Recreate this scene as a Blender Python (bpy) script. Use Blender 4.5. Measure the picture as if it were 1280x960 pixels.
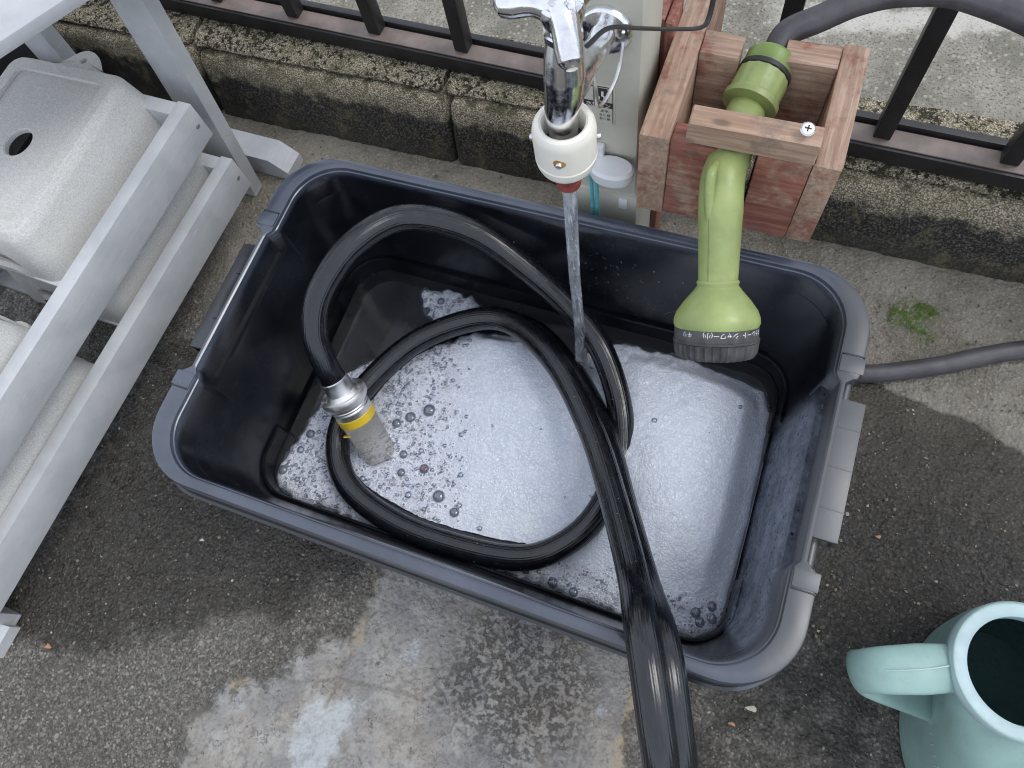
import bpy, bmesh, math, random
import numpy as np
from mathutils import Vector, Matrix

random.seed(7); rng = np.random.default_rng(7)
for o in list(bpy.data.objects): bpy.data.objects.remove(o)
sc = bpy.context.scene
COL = sc.collection

# ------------------------------------------------------------------ camera, sky, sun, exposure
cd = bpy.data.cameras.new('camera'); cam = bpy.data.objects.new('camera', cd); COL.objects.link(cam)
cam.matrix_world = Matrix(((0.93354, -0.26837, 0.23767, 0.18519),
                           (0.33303, 0.89461, -0.29792, -0.21332),
                           (-0.13267, 0.35728, 0.92453, 0.88000),
                           (0, 0, 0, 1)))
cd.sensor_width = 36; cd.lens = 885 / 1280 * 36; cd.clip_start = 0.02; cd.clip_end = 300
sc.camera = cam
SUN_EL, SUN_AZ = math.radians(56), math.radians(68)      # azimuth measured from +y towards +x
w = bpy.data.worlds.new('World'); sc.world = w; w.use_nodes = True
nt = w.node_tree; bg = nt.nodes['Background']
sky = nt.nodes.new('ShaderNodeTexSky'); sky.sky_type = 'NISHITA'; sky.sun_disc = False
sky.sun_elevation = SUN_EL; sky.sun_rotation = SUN_AZ; sky.dust_density = 0.8; sky.air_density = 1.0
cl = nt.nodes.new('ShaderNodeMix'); cl.data_type = 'RGBA'                # thin even cloud over the blue
cl.inputs[0].default_value = 0.62; cl.inputs[7].default_value = (10.4, 10.9, 11.9, 1)
nt.links.new(sky.outputs[0], cl.inputs[6]); nt.links.new(cl.outputs[2], bg.inputs[0])
bg.inputs[1].default_value = 0.125
sl = bpy.data.lights.new('sun', 'SUN'); sl.energy = 1.25; sl.angle = math.radians(28); sl.color = (1, .975, .94)
so = bpy.data.objects.new('sun', sl); COL.objects.link(so)
sd = Vector((math.sin(SUN_AZ) * math.cos(SUN_EL), math.cos(SUN_AZ) * math.cos(SUN_EL), math.sin(SUN_EL)))
so.rotation_euler = sd.to_track_quat('Z', 'Y').to_euler(); so.location = sd * 5
vs = sc.view_settings; vs.view_transform = 'Standard'; vs.look = 'None'; vs.gamma = 1; vs.use_curve_mapping = False
vs.exposure = 0.22

cy = sc.cycles; cy.max_bounces = 6; cy.diffuse_bounces = 3; cy.glossy_bounces = 3; cy.transmission_bounces = 4; cy.transparent_max_bounces = 8
cy.use_adaptive_sampling = True; cy.adaptive_threshold = .012; cy.use_denoising = True; cy.sample_clamp_indirect = 4; cy.filter_width = 1.1

# ------------------------------------------------------------------ material helpers
class NT:
    def __init__(s, name):
        s.m = bpy.data.materials.new(name); s.m.use_nodes = True; s.t = s.m.node_tree
        s.b = s.t.nodes['Principled BSDF']; s.out = s.t.nodes['Material Output']
    def n(s, typ, **kw):
        nd = s.t.nodes.new('ShaderNode' + typ)
        for k, v in kw.items(): setattr(nd, k, v)
        return nd
    def put(s, sock, v):
        if isinstance(v, bpy.types.NodeSocket): s.t.links.new(v, sock)
        elif isinstance(v, (tuple, list)):
            sock.default_value = tuple(v) + ((1,) if len(v) == 3 and sock.type == 'RGBA' else ())
        else: sock.default_value = v
    def pos(s): return s.n('NewGeometry').outputs['Position']
    def obj(s): return s.n('TexCoord').outputs['Object']
    def uv(s): return s.n('TexCoord').outputs['UV']
    def map(s, vec, scale=(1, 1, 1), loc=(0, 0, 0)):
        nd = s.n('Mapping'); s.put(nd.inputs[0], vec); nd.inputs[1].default_value = loc; nd.inputs[3].default_value = scale; return nd.outputs[0]
    def noise(s, vec, scale, detail=4, rough=.55, col=False, dist=0):
        nd = s.n('TexNoise'); s.put(nd.inputs['Vector'], vec); nd.inputs['Scale'].default_value = scale
        nd.inputs['Detail'].default_value = detail; nd.inputs['Roughness'].default_value = rough; nd.inputs['Distortion'].default_value = dist
        return nd.outputs[1 if col else 0]
    def vor(s, vec, scale, out='Distance', feature='F1', rand=1):
        nd = s.n('TexVoronoi', feature=feature); s.put(nd.inputs['Vector'], vec); nd.inputs['Scale'].default_value = scale
        nd.inputs['Randomness'].default_value = rand; return nd.outputs[out]
    def mix(s, f, a, b, blend='MIX'):
        nd = s.n('Mix', data_type='RGBA', blend_type=blend); s.put(nd.inputs[0], f); s.put(nd.inputs[6], a); s.put(nd.inputs[7], b); return nd.outputs[2]
    def math(s, op, a, b=0.0, c=0.0, clamp=False):
        nd = s.n('Math', operation=op, use_clamp=clamp); s.put(nd.inputs[0], a); s.put(nd.inputs[1], b); s.put(nd.inputs[2], c); return nd.outputs[0]
    def step(s, v, a, b, lo=0.0, hi=1.0):          # smoothstep a..b -> lo..hi
        nd = s.n('MapRange', interpolation_type='SMOOTHSTEP'); s.put(nd.inputs[0], v)
        nd.inputs[1].default_value = a; nd.inputs[2].default_value = b; nd.inputs[3].default_value = lo; nd.inputs[4].default_value = hi; return nd.outputs[0]
    def attr(s, name): return s.n('Attribute', attribute_name=name).outputs['Fac']
    def sep(s, vec):
        nd = s.n('SeparateXYZ'); s.put(nd.inputs[0], vec); return nd.outputs
    def rnd(s): return s.n('ObjectInfo').outputs['Random']
    def island(s): return s.n('NewGeometry').outputs['Random Per Island']
    def bump(s, h, strength=.5, dist=.002, normal=None):
        nd = s.n('Bump'); s.put(nd.inputs['Height'], h); nd.inputs['Strength'].default_value = strength; nd.inputs['Distance'].default_value = dist
        if normal is not None: s.put(nd.inputs['Normal'], normal)
        return nd.outputs[0]
    def fin(s, col=None, rough=None, metal=None, normal=None, **kw):
        i = s.b.inputs
        if col is not None: s.put(i['Base Color'], col)
        if rough is not None: s.put(i['Roughness'], rough)
        if metal is not None: s.put(i['Metallic'], metal)
        if normal is not None: s.put(i['Normal'], normal)
        for k, v in kw.items(): s.put(i[k.replace('_', ' ')], v)
        return s.m

MAT = {}
def m_plastic(name, col, rough=.4, var=.12, bump=.15, scale=40, spec=.5, coat=0):
    q = NT(name); p = q.obj(); n = q.noise(p, scale, 5); n2 = q.noise(p, scale * 7, 3)
    c = q.mix(q.step(n, .3, .7), [x * (1 - var) for x in col], [min(1, x * (1 + var)) for x in col])
    r = q.step(n2, .2, .8, max(.05, rough - .08), rough + .1)
    return q.fin(c, r, normal=q.bump(n2, bump, .0006), Specular_IOR_Level=spec)

# ground ------------------------------------------------------------
def mat_ground():
    q = NT('ground'); p = q.pos()
    f = q.noise(p, 330, 6, .65); big = q.noise(p, 9, 5, .6); mid = q.noise(p, 45, 5, .6)
    v = q.vor(p, 210); vc = q.sep(q.vor(p, 210, 'Color'))[0]; v2 = q.vor(p, 95); vc2 = q.sep(q.vor(p, 95, 'Color'))[1]
    dry = q.mix(q.step(big, .35, .65), (.19, .17, .135), (.30, .275, .23))
    c3 = q.sep(q.vor(p, 640, 'Color')); c4 = q.sep(q.vor(p, 360, 'Color'))
    gr_ = q.math('MULTIPLY', q.math('ADD', q.math('POWER', c3[0], 1.6), q.math('POWER', c4[1], 2.2)), .5)
    asp = q.mix(gr_, (.04, .038, .035), (.30, .285, .255)); asp = q.mix(q.step(q.noise(p, 6, 6, .65), .38, .62, 0, .55), asp, q.mix(gr_, (.03, .027, .022), (.20, .18, .15)))
    asp = q.mix(q.math('MULTIPLY', q.step(c4[2], .9, .96), .7), asp, (.36, .33, .28))
    tan = q.attr('tan')
    col = q.mix(q.math('ADD', tan, q.math('MULTIPLY', mid, .25)), asp, dry)
    col = q.mix(q.math('MULTIPLY', q.step(f, .42, .3), .6), col, (.04, .037, .032)); col = q.mix(q.math('MULTIPLY', q.math('SUBTRACT', gr_, .3), tan, clamp=True), col, (.45, .41, .33))
    g1 = q.math('MULTIPLY', q.math('MULTIPLY', q.step(vc, .80, .95), q.step(v, .42, .2)), q.step(mid, .3, .6, .15, .75))
    col = q.mix(g1, col, q.mix(vc, (.36, .33, .28), (.47, .45, .41)))
    g2 = q.math('MULTIPLY', q.step(vc2, .90, .95), q.step(v2, .36, .18))
    col = q.mix(q.math('MULTIPLY', g2, .8), col, (.33, .30, .24))
    # thin cement patch
    pa = q.step(q.math('ADD', q.attr('patch'), q.math('MULTIPLY', q.math('SUBTRACT', q.noise(p, 34, 9, .75), .5), 1.5)), .36, .62)
    pc = q.mix(q.step(q.noise(p, 17, 7, .65), .35, .65), (.235, .23, .225), (.38, .37, .345)); pc = q.mix(q.step(q.noise(p, 9, 6, .7), .42, .62, 0, .5), pc, (.29, .25, .195))
    pc = q.mix(q.step(q.noise(p, 140, 6, .7), .46, .66, 0, .7), pc, (.16, .15, .14))
    crack = q.step(q.vor(q.mix(.35, p, q.noise(p, 30, 3, .5, True)), 17, 'Distance', 'DISTANCE_TO_EDGE'), .035, .006)
    pc = q.mix(q.math('MULTIPLY', crack, q.step(mid, .45, .62)), pc, (.10, .095, .085))
    pit = q.math('MULTIPLY', q.attr('pit'), q.step(q.noise(p, 150, 6, .7), .47, .6, 0, .75))
    pc = q.mix(pit, pc, (.10, .085, .075))
    wh = q.step(q.math('ADD', q.attr('white'), q.math('MULTIPLY', q.math('SUBTRACT', q.noise(p, 32, 8, .72), .5), 1.6)), .4, .7)
    pc = q.mix(q.math('MULTIPLY', wh, q.step(q.noise(p, 90, 6, .7), .3, .6, .3, .85)), pc, (.47, .50, .515))
    ye = q.step(q.math('ADD', q.attr('yellow'), q.math('MULTIPLY', q.math('SUBTRACT', q.noise(p, 50, 8, .72), .5), 1.7)), .45, .8)
    pc = q.mix(q.math('MULTIPLY', ye, .7), pc, (.38, .31, .20))
    pc = q.mix(q.math('MULTIPLY', q.step(q.attr('crack'), .25, .8), q.step(f, .3, .55, .1, .5)), pc, (.13, .12, .10))
    col = q.mix(pa, col, pc)
    # moss
    mo = q.math('MULTIPLY', q.attr('moss'), q.step(q.noise(p, 140, 5, .7), .42, .55))
    col = q.mix(mo, col, q.mix(f, (.05, .10, .015), (.13, .22, .03)))
    # wet stain: darker and smoother
    wet = q.step(q.math('ADD', q.attr('wet'), q.math('MULTIPLY', q.math('SUBTRACT', q.noise(p, 22, 6, .65), .5), .8)), .4, .62)
    dark = q.mix(1, col, (.33, .315, .30), 'MULTIPLY'); col = q.mix(wet, col, dark)
    h = q.math('ADD', q.math('MULTIPLY', f, .6), q.math('ADD', q.math('MULTIPLY', q.math('SUBTRACT', 1, v), .5), q.math('MULTIPLY', mid, .8)))
    h = q.math('SUBTRACT', h, q.math('MULTIPLY', pit, .8))
    pstr = q.math('MULTIPLY', h, q.math('SUBTRACT', 1, q.math('MULTIPLY', pa, .4)))
    rough = q.math('SUBTRACT', .9, q.math('MULTIPLY', wet, q.step(f, .3, .75, .80, .60)))
    return q.fin(col, rough, normal=q.bump(pstr, 1, .0055))
MAT['ground'] = mat_ground()

def mat_grit():
    q = NT('grit'); r = q.island(); cr = q.n('ValToRGB'); q.put(cr.inputs[0], r); e = cr.color_ramp.elements
    e[0].color = (.07, .065, .06, 1); e[1].color = (.42, .39, .32, 1)
    for ps, c in ((.4, (.12, .11, .095, 1)), (.7, (.2, .18, .155, 1)), (.86, (.26, .17, .10, 1)), (.9, (.34, .32, .30, 1))):
        x = e.new(ps); x.color = c
    return q.fin(cr.outputs[0], .6)
MAT['grit'] = mat_grit()

def mat_curb(top):
    q = NT('cap_concrete' if top else 'curb_concrete'); p = q.pos(); z = q.sep(p)[2]
    f = q.noise(p, 300, 5, .7); v = q.vor(p, 430); vc = q.sep(q.vor(p, 430, 'Color'))[0]; mid = q.noise(p, 40, 5, .65); big = q.noise(p, 12, 3)
    light = q.mix(q.step(vc, .1, .9), (.40, .345, .235), (.66, .59, .43))
    light = q.mix(q.step(v, .35, .7), light, (.20, .17, .125))
    light = q.mix(q.step(f, .44, .34), light, (.10, .085, .065))
    if top:
        hole = q.step(q.math('ADD', q.noise(p, 130, 5, .7), q.math('MULTIPLY', q.math('SUBTRACT', big, .5), .35)), .46, .41)
        col = q.mix(hole, light, q.mix(mid, (.018, .014, .008), (.04, .035, .012)))
        mossy = q.math('MULTIPLY', q.step(mid, .48, .62), q.step(f, .35, .6))
        col = q.mix(q.math('MULTIPLY', mossy, .7), col, (.075, .075, .02))
        h = q.math('SUBTRACT', q.math('ADD', q.math('MULTIPLY', f, .5), q.math('MULTIPLY', q.math('SUBTRACT', 1, v), .5)), q.math('MULTIPLY', hole, 1.4))
        return q.fin(col, .92, normal=q.bump(h, 1, .005))
    zz = q.math('ADD', z, q.math('MULTIPLY', q.math('SUBTRACT', mid, .5), .055))
    zz = q.math('ADD', zz, q.math('MULTIPLY', q.math('SUBTRACT', big, .5), .03))
    stain = q.step(zz, .083, .067)                               # damp, algae-black lower face
    sp = q.mix(q.step(f, .46, .64), (.022, .021, .019), (.17, .155, .13)); sp = q.mix(q.step(q.sep(p)[0], -.55, -.72, 0, .8), sp, (.012, .012, .012))  # left end darker still: deep shade painted over the wet face
    low = q.step(zz, .035, .008)
    sp = q.mix(q.math('MULTIPLY', low, .6), sp, q.mix(f, (.02, .023, .012), (.12, .11, .085)))
    col = q.mix(stain, light, sp)
    lic = q.math('MULTIPLY', q.step(q.noise(p, 26, 7, .72), .52, .66), .55); col = q.mix(lic, col, q.mix(f, (.05, .045, .025), (.36, .31, .17)))
    gr = q.math('MULTIPLY', q.step(z, .094, .104), q.step(mid, .46, .6)); col = q.mix(q.math('MULTIPLY', gr, .75), col, (.045, .05, .015))
    h = q.math('ADD', q.math('MULTIPLY', f, .7), q.math('MULTIPLY', q.math('SUBTRACT', 1, v), .5))
    return q.fin(col, .9, normal=q.bump(h, 1, .004))
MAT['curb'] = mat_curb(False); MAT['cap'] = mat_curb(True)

def mat_pave():
    q = NT('far_pavement'); p = q.pos(); f = q.noise(p, 260, 5, .7); mid = q.noise(p, 14, 5, .6); v = q.vor(p, 150); vc = q.sep(q.vor(p, 150, 'Color'))[0]
    c = q.mix(q.step(mid, .35, .65), (.20, .19, .155), (.33, .31, .26)); c = q.mix(q.step(f, .5, .36), c, (.10, .09, .07))
    c = q.mix(q.math('MULTIPLY', q.step(vc, .55, .9), q.step(v, .5, .3)), c, (.38, .36, .30))
    x, y = q.sep(p)[0], q.sep(p)[1]; line = q.math('SUBTRACT', q.math('SUBTRACT', y, .735), q.math('MULTIPLY', x, .17))
    line = q.math('ADD', line, q.math('MULTIPLY', q.math('SUBTRACT', q.noise(p, 25, 7, .7), .5), .09))
    c = q.mix(q.math('MULTIPLY', q.step(q.math('ABSOLUTE', line), .035, .012), q.math('MULTIPLY', q.step(x, .12, .2), q.step(f, .25, .5, .3, .8))), c, (.58, .56, .50))
    return q.fin(c, .92, normal=q.bump(f, .8, .003))
MAT['pave'] = mat_pave()
def mat_cement():
    q = NT('cement_strip'); p = q.pos(); n = q.noise(p, 60, 6, .7)
    return q.fin(q.mix(q.step(n, .3, .7), (.42, .41, .36), (.62, .60, .54)), .9, normal=q.bump(n, .6, .003))
MAT['cement'] = mat_cement()

# black tub plastic: scuffed, blue sky sheen painted into the rim top, dried soap film on the right-hand inner wall
def mat_tub():
    q = NT('black_plastic'); p = q.pos(); n = q.noise(p, 14, 5, .6); f = q.noise(p, 500, 3, .6); x, y, z = q.sep(p)[0], q.sep(p)[1], q.sep(p)[2]
    c = q.mix(q.step(n, .35, .7), (.005, .006, .009), (.011, .013, .018))
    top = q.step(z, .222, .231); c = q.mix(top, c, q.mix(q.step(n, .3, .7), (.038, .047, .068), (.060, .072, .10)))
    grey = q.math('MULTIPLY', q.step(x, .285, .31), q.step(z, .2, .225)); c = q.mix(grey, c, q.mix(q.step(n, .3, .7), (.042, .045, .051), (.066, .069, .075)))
    strk = q.noise(q.map(p, (40, 40, 260)), 1.5, 4, .6)
    c = q.mix(q.math('MULTIPLY', q.step(strk, .58, .78), .16), c, (.10, .10, .105))
    film = q.math('MULTIPLY', q.step(x, .284, .292), q.math('MULTIPLY', q.step(z, .222, .17), q.step(y, .105, .06)))
    film = q.math('MULTIPLY', film, q.step(q.noise(p, 35, 6, .7), .25, .7, .25, .95))
    sp = q.math('MULTIPLY', q.step(q.math('ADD', q.vor(p, 150), q.math('MULTIPLY', q.sep(q.vor(p, 150, 'Color'))[0], .5)), .22, .36), q.step(q.noise(p, 230, 5, .75), .36, .5, .5, 1)); film = q.math('MULTIPLY', film, sp)
    c = q.mix(film, c, (.30, .345, .44))
    r = q.math('ADD', q.step(n, .3, .75, .17, .30), q.math('MULTIPLY', grey, .2))
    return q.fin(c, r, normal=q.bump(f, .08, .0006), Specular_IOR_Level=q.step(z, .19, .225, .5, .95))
MAT['tub'] = mat_tub()

def mat_hose(name, c0, c1, ribs, rough, dust=(.16, .16, .17)):
    q = NT(name); uv = q.uv(); u = q.sep(uv)[0]; v = q.sep(uv)[1]; p = q.obj()
    rib = q.math('SINE', q.math('MULTIPLY', u, ribs * 2 * math.pi)); rib2 = q.math('SINE', q.math('MULTIPLY', v, 1700.0))
    n = q.noise(p, 30, 5, .6); st = q.noise(q.map(uv, (26, 70, 1)), 1, 6, .7)
    c = q.mix(q.step(n, .35, .65), c0, c1); c = q.mix(q.math('MULTIPLY', q.step(st, .52, .75), .5), c, dust)
    h = q.math('MULTIPLY', rib, .5)
    return q.fin(c, q.step(st, .3, .7, rough - .08, rough + .15), normal=q.bump(q.math('ADD', h, q.math('MULTIPLY', q.noise(q.map(uv, (90, 260, 1)), 1, 3, .6), .7)), .22, .0006), Specular_IOR_Level=.7)
MAT['hose'] = mat_hose('black_rubber', (.003, .0035, .0055), (.006, .007, .011), 34, .19, (.018, .021, .03))
MAT['grey_hose'] = mat_hose('grey_rubber', (.045, .042, .048), (.075, .07, .078), 10, .5, (.12, .115, .12))

# foam, water ---------------------------------------------------------
def mat_foam():
    q = NT('soap_foam'); p = q.pos(); thin = q.attr('thin'); hole = q.attr('hole')
    def layer(scale, rmax):
        d = q.vor(p, scale); cc = q.sep(q.vor(p, scale, 'Color'))
        rad = q.math('MULTIPLY', q.step(cc[0], .35, 1.0, .0, rmax), thin)
        return q.math('SUBTRACT', rad, d)
    a = layer(120, .42); b = layer(250, .62); c = layer(500, .7)
    def msk(x, e=.05): return q.math('MULTIPLY', q.step(x, 0, e), q.step(x, .10, .22, 1, .5))
    ho = q.math('MAXIMUM', msk(a), q.math('MAXIMUM', q.math('MULTIPLY', msk(b), .9), q.math('MULTIPLY', msk(c), .7)))
    rimb = q.math('MULTIPLY', q.step(b, -.16, -.02), q.step(b, .06, -.01)); ho = q.math('MAXIMUM', ho, q.step(hole, .35, .75))
    rim = q.math('MULTIPLY', q.step(a, -.14, -.02), q.step(a, .06, -.01))
    n = q.noise(p, 60, 5, .6); g = q.vor(p, 620); g2 = q.vor(p, 260)
    col = q.mix(q.step(n, .3, .7), (.68, .73, .82), (.78, .82, .885))
    col = q.mix(q.math('MULTIPLY', q.step(g2, .25, .0), .16), col, (.45, .5, .6))
    pw = q.mix(.012, p, q.noise(p, 90, 3, .6, True)); fs = q.vor(pw, 340); fc = q.sep(q.vor(pw, 340, 'Color'))[0]; f8 = q.vor(pw, 620); edge_ = q.math('MULTIPLY', q.step(fs, .32, .62), q.step(q.noise(p, 30, 5, .65), .3, .65, .35, 1))
    col = q.mix(q.math('MULTIPLY', edge_, .5), col, (.40, .45, .55)); col = q.mix(q.math('MULTIPLY', q.step(f8, .35, .6), .25), col, (.45, .50, .60)); col = q.mix(q.math('MULTIPLY', q.step(fc, .80, .9), q.step(fs, .34, .12)), col, (.93, .95, .98))  # cell borders darkened, bubble sparkle painted on as bright centres
    col = q.mix(q.math('MULTIPLY', q.math('MAXIMUM', rim, q.math('MULTIPLY', rimb, thin)), .6), col, (.95, .96, .98))
    thinc = q.math('MULTIPLY', thin, q.step(q.noise(p, 38, 5, .65), .35, .7, .15, .8)); col = q.mix(q.math('MULTIPLY', thinc, .45), col, (.50, .47, .54))
    h = q.math('ADD', q.math('MULTIPLY', q.math('SUBTRACT', 1, fs), .9), q.math('ADD', q.math('MULTIPLY', q.math('SUBTRACT', 1, g), .3), q.math('MULTIPLY', rim, .6)))
    nb = q.bump(h, .45, .0016)
    q.fin(col, .42, normal=nb, Specular_IOR_Level=.5)
    tr = q.n('BsdfTransparent'); tr.inputs[0].default_value = (.9, .92, .95, 1)
    mx = q.n('MixShader'); q.put(mx.inputs[0], q.math('MULTIPLY', ho, .66)); q.t.links.new(q.b.outputs[0], mx.inputs[1]); q.t.links.new(tr.outputs[0], mx.inputs[2])
    q.t.links.new(mx.outputs[0], q.out.inputs[0]); return q.m
MAT['foam'] = mat_foam()
def mat_film(name, tint, tr_amt, rough=.05, gl=(.9, .93, 1)):
    q = NT(name); fr = q.n('LayerWeight'); fr.inputs[0].default_value = .35
    tr = q.n('BsdfTransparent'); tr.inputs[0].default_value = tuple(tint) + (1,)
    g = q.n('BsdfGlossy'); g.inputs[0].default_value = tuple(gl) + (1,); g.inputs[1].default_value = rough
    mx = q.n('MixShader'); q.put(mx.inputs[0], q.math('ADD', q.math('MULTIPLY', fr.outputs[1], .75), tr_amt, clamp=True))
    q.t.links.new(tr.outputs[0], mx.inputs[1]); q.t.links.new(g.outputs[0], mx.inputs[2]); q.t.links.new(mx.outputs[0], q.out.inputs[0]); return q.m
MAT['bubble'] = mat_film('bubble_film', (.86, .88, .92), .07)
MAT['drop'] = mat_film('water_drop', (.75, .78, .85), .05)
def mat_water():
    q = NT('grey_water'); p = q.pos(); n = q.noise(p, 25, 3)
    return q.fin((.25, .27, .30), .06, normal=q.bump(n, .12, .002), Transmission_Weight=.95, IOR=1.33)
MAT['water'] = mat_water()
def mat_stream():
    q = NT('running_water'); p = q.obj(); n = q.noise(q.map(p, (1, 1, .08)), 300, 5, .65); nb = q.bump(n, .5, .0016)
    q.fin((.95, .97, 1.0), .03, normal=nb, Transmission_Weight=1.0, IOR=1.33)
    dif = q.n('BsdfDiffuse'); dif.inputs[0].default_value = (.80, .84, .90, 1)
    mx = q.n('MixShader'); q.put(mx.inputs[0], q.step(n, .45, .75, .10, .55)); q.t.links.new(q.b.outputs[0], mx.inputs[1]); q.t.links.new(dif.outputs[0], mx.inputs[2])
    q.t.links.new(mx.outputs[0], q.out.inputs[0]); return q.m
MAT['stream'] = mat_stream()

# wood, paint, metal ---------------------------------------------------
def mat_wood(axis, red, name):
    q = NT(name); o = q.obj(); r = q.rnd()
    nd = q.n('VectorMath', operation='ADD'); q.put(nd.inputs[0], o); cmb = q.n('CombineXYZ'); q.put(cmb.inputs[0], q.math('MULTIPLY', r, 7.0)); q.put(cmb.inputs[1], q.math('MULTIPLY', r, 3.0)); q.t.links.new(cmb.outputs[0], nd.inputs[1]); p = nd.outputs[0]
    s = [1, 1, 1]; s[axis] = .07
    gr = q.noise(q.map(p, tuple(s)), 230, 6, .65, dist=.4); rg = q.noise(q.map(p, tuple(s)), 55, 3, .5, dist=1.2)
    bl = q.noise(p, 22, 5, .65); sp = q.noise(p, 60, 4, .7)
    c = q.mix(q.step(gr, .35, .68), (.30, .195, .14), (.50, .36, .27)); c = q.mix(q.step(rg, .4, .62, 0, .35), c, (.36, .22, .14))
    rd = q.step(q.math('ADD', q.math('ADD', bl, q.math('MULTIPLY', q.math('SUBTRACT', sp, .5), .4)), red), .52, .72)
    rc = q.mix(q.step(gr, .35, .65), (.19, .055, .038), (.31, .12, .085)); c = q.mix(q.math('MULTIPLY', rd, .88), c, rc)
    kn = q.step(q.vor(q.map(p, tuple(1 if k != axis else .5 for k in range(3))), 24), .13, .05); c = q.mix(q.math('MULTIPLY', kn, .7), c, (.12, .08, .06))
    gd = q.math('MULTIPLY', q.step(q.noise(p, 34, 7, .75), .52, .7), .65); c = q.mix(gd, c, (.16, .13, .11))
    return q.fin(c, .72, normal=q.bump(gr, .35, .0012), Specular_IOR_Level=.35)
MAT['wood_x'] = mat_wood(0, .04, 'worn_wood_across'); MAT['wood_y'] = mat_wood(1, .02, 'worn_wood_deep'); MAT['wood_z'] = mat_wood(2, .2, 'worn_wood_upright')
MAT['wood_red'] = mat_wood(0, .27, 'worn_red_wood'); MAT['wood_bar'] = mat_wood(0, -.08, 'worn_bare_wood')
def mat_paint():
    q = NT('grey_paint'); p = q.obj(); n = q.noise(p, 18, 5, .6); g = q.noise(q.map(p, (1, .05, 1)), 240, 5, .6); sc_ = q.noise(q.map(p, (1, .12, 1)), 60, 6, .7)
    c = q.mix(q.step(n, .3, .7), (.42, .435, .45), (.51, .522, .535)); c = q.mix(q.step(sc_, .60, .72, 0, .55), c, (.70, .72, .74))
    c = q.mix(q.step(q.noise(p, 70, 6, .72), .64, .74, 0, .55), c, (.24, .235, .225))
    return q.fin(c, .55, normal=q.bump(g, .3, .001))
MAT['paint'] = mat_paint()
def mat_stool():
    q = NT('speckled_grey_plastic'); p = q.obj(); f = q.noise(p, 520, 4, .7); n = q.noise(p, 12, 5, .6); d = q.noise(p, 30, 6, .7)
    c = q.mix(q.step(f, .36, .64), (.44, .436, .422), (.60, .595, .575)); c = q.mix(q.math('MULTIPLY', q.step(n, .45, .7), .35), c, (.55, .53, .46))
    c = q.mix(q.step(d, .64, .74, 0, .55), c, (.25, .22, .16))
    return q.fin(c, .6, normal=q.bump(f, .25, .0008))
MAT['stool'] = mat_stool()
def mat_chrome():
    q = NT('worn_chrome'); p = q.obj(); n = q.noise(p, 45, 5, .65); n2 = q.noise(p, 260, 4)
    c = q.mix(q.step(n, .4, .75), (.86, .87, .90), (.62, .60, .58))
    return q.fin(c, q.step(n2, .3, .8, .1, .3), 1.0, q.bump(n2, .12, .0006))
MAT['chrome'] = mat_chrome()
def mat_metal(name, c, r=.35):
    q = NT(name); n = q.noise(q.obj(), 90, 5); return q.fin(q.mix(n, [x * .75 for x in c], c), q.step(n, .2, .8, r - .1, r + .15), 1.0)
MAT['steel'] = mat_metal('dull_steel', (.78, .78, .78)); MAT['brass'] = mat_metal('tarnished_brass', (.6, .42, .2), .4)
MAT['bright'] = mat_metal('satin_zinc', (.93, .92, .90), .42)
MAT['fence'] = m_plastic('dark_bronze_paint', (.017, .016, .017), .45, .25, .2, 30)
MAT['fence_brown'] = m_plastic('brown_anodised', (.185, .145, .125), .5, .2, .2, 30)
MAT['cream'] = m_plastic('aged_white_plastic', (.82, .79, .70), .38, .06, .1, 30)
MAT['post'] = m_plastic('beige_vinyl', (.50, .49, .42), .45, .08, .15, 20)
MAT['green'] = m_plastic('lime_green_plastic', (.285, .345, .125), .38, .14, .15, 35)
MAT['green_dark'] = m_plastic('moss_green_plastic', (.18, .25, .065), .4, .18, .15, 35)
MAT['black'] = m_plastic('black_rubber_part', (.02, .02, .02), .5, .3, .3, 60)
MAT['dial'] = m_plastic('dusty_black_plastic', (.055, .054, .055), .6, .4, .5, 90)
MAT['white'] = m_plastic('white_plastic', (.72, .74, .76), .35, .05, .1, 30)
MAT['print_white'] = m_plastic('white_print', (.75, .75, .75), .6, .03, 0, 30)
MAT['print_black'] = m_plastic('black_print', (.03, .03, .03), .6, .1, 0, 30)
MAT['sticker'] = m_plastic('label_film', (.56, .55, .46), .4, .05, .05, 30)
MAT['teal'] = m_plastic('turquoise_cord', (.10, .42, .48), .5, .2, .3, 60)
MAT['red'] = m_plastic('red_rubber', (.25, .05, .045), .5, .25, .3, 60)
MAT['rust'] = m_plastic('rust_stain', (.45, .24, .06), .8, .35, .3, 120)
MAT['yellow'] = m_plastic('yellow_tape', (.68, .48, .03), .45, .12, .2, 40)
def mat_mint():
    q = NT('mint_plastic'); p = q.obj(); n = q.noise(p, 14, 6, .65); d = q.noise(p, 48, 7, .72); f = q.noise(q.map(p, (1, 1, .2)), 300, 4, .6)
    c = q.mix(q.step(n, .3, .7), (.215, .335, .305), (.285, .43, .395)); c = q.mix(q.step(d, .56, .74, 0, .45), c, (.20, .25, .21)); c = q.mix(q.step(f, .66, .74, 0, .35), c, (.45, .56, .53))
    return q.fin(c, q.step(d, .3, .7, .34, .55), normal=q.bump(f, .15, .0006))
MAT['mint'] = mat_mint()
MAT['mint_in'] = m_plastic('shaded_mint_plastic', (.13, .24, .23), .3, .1, .2, 18)  # darker mint: shade inside the can put into the colour
MAT['mint_rim'] = m_plastic('pale_mint_plastic', (.36, .475, .485), .45, .08, .2, 18)
MAT['moss'] = m_plastic('green_moss', (.12, .20, .03), .8, .4, .3, 200)
MAT['leaf'] = m_plastic('dry_leaf', (.55, .50, .40), .7, .15, .3, 90)
MAT['orange'] = m_plastic('orange_chip', (.36, .19, .10), .6, .2, .3, 90)
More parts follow.
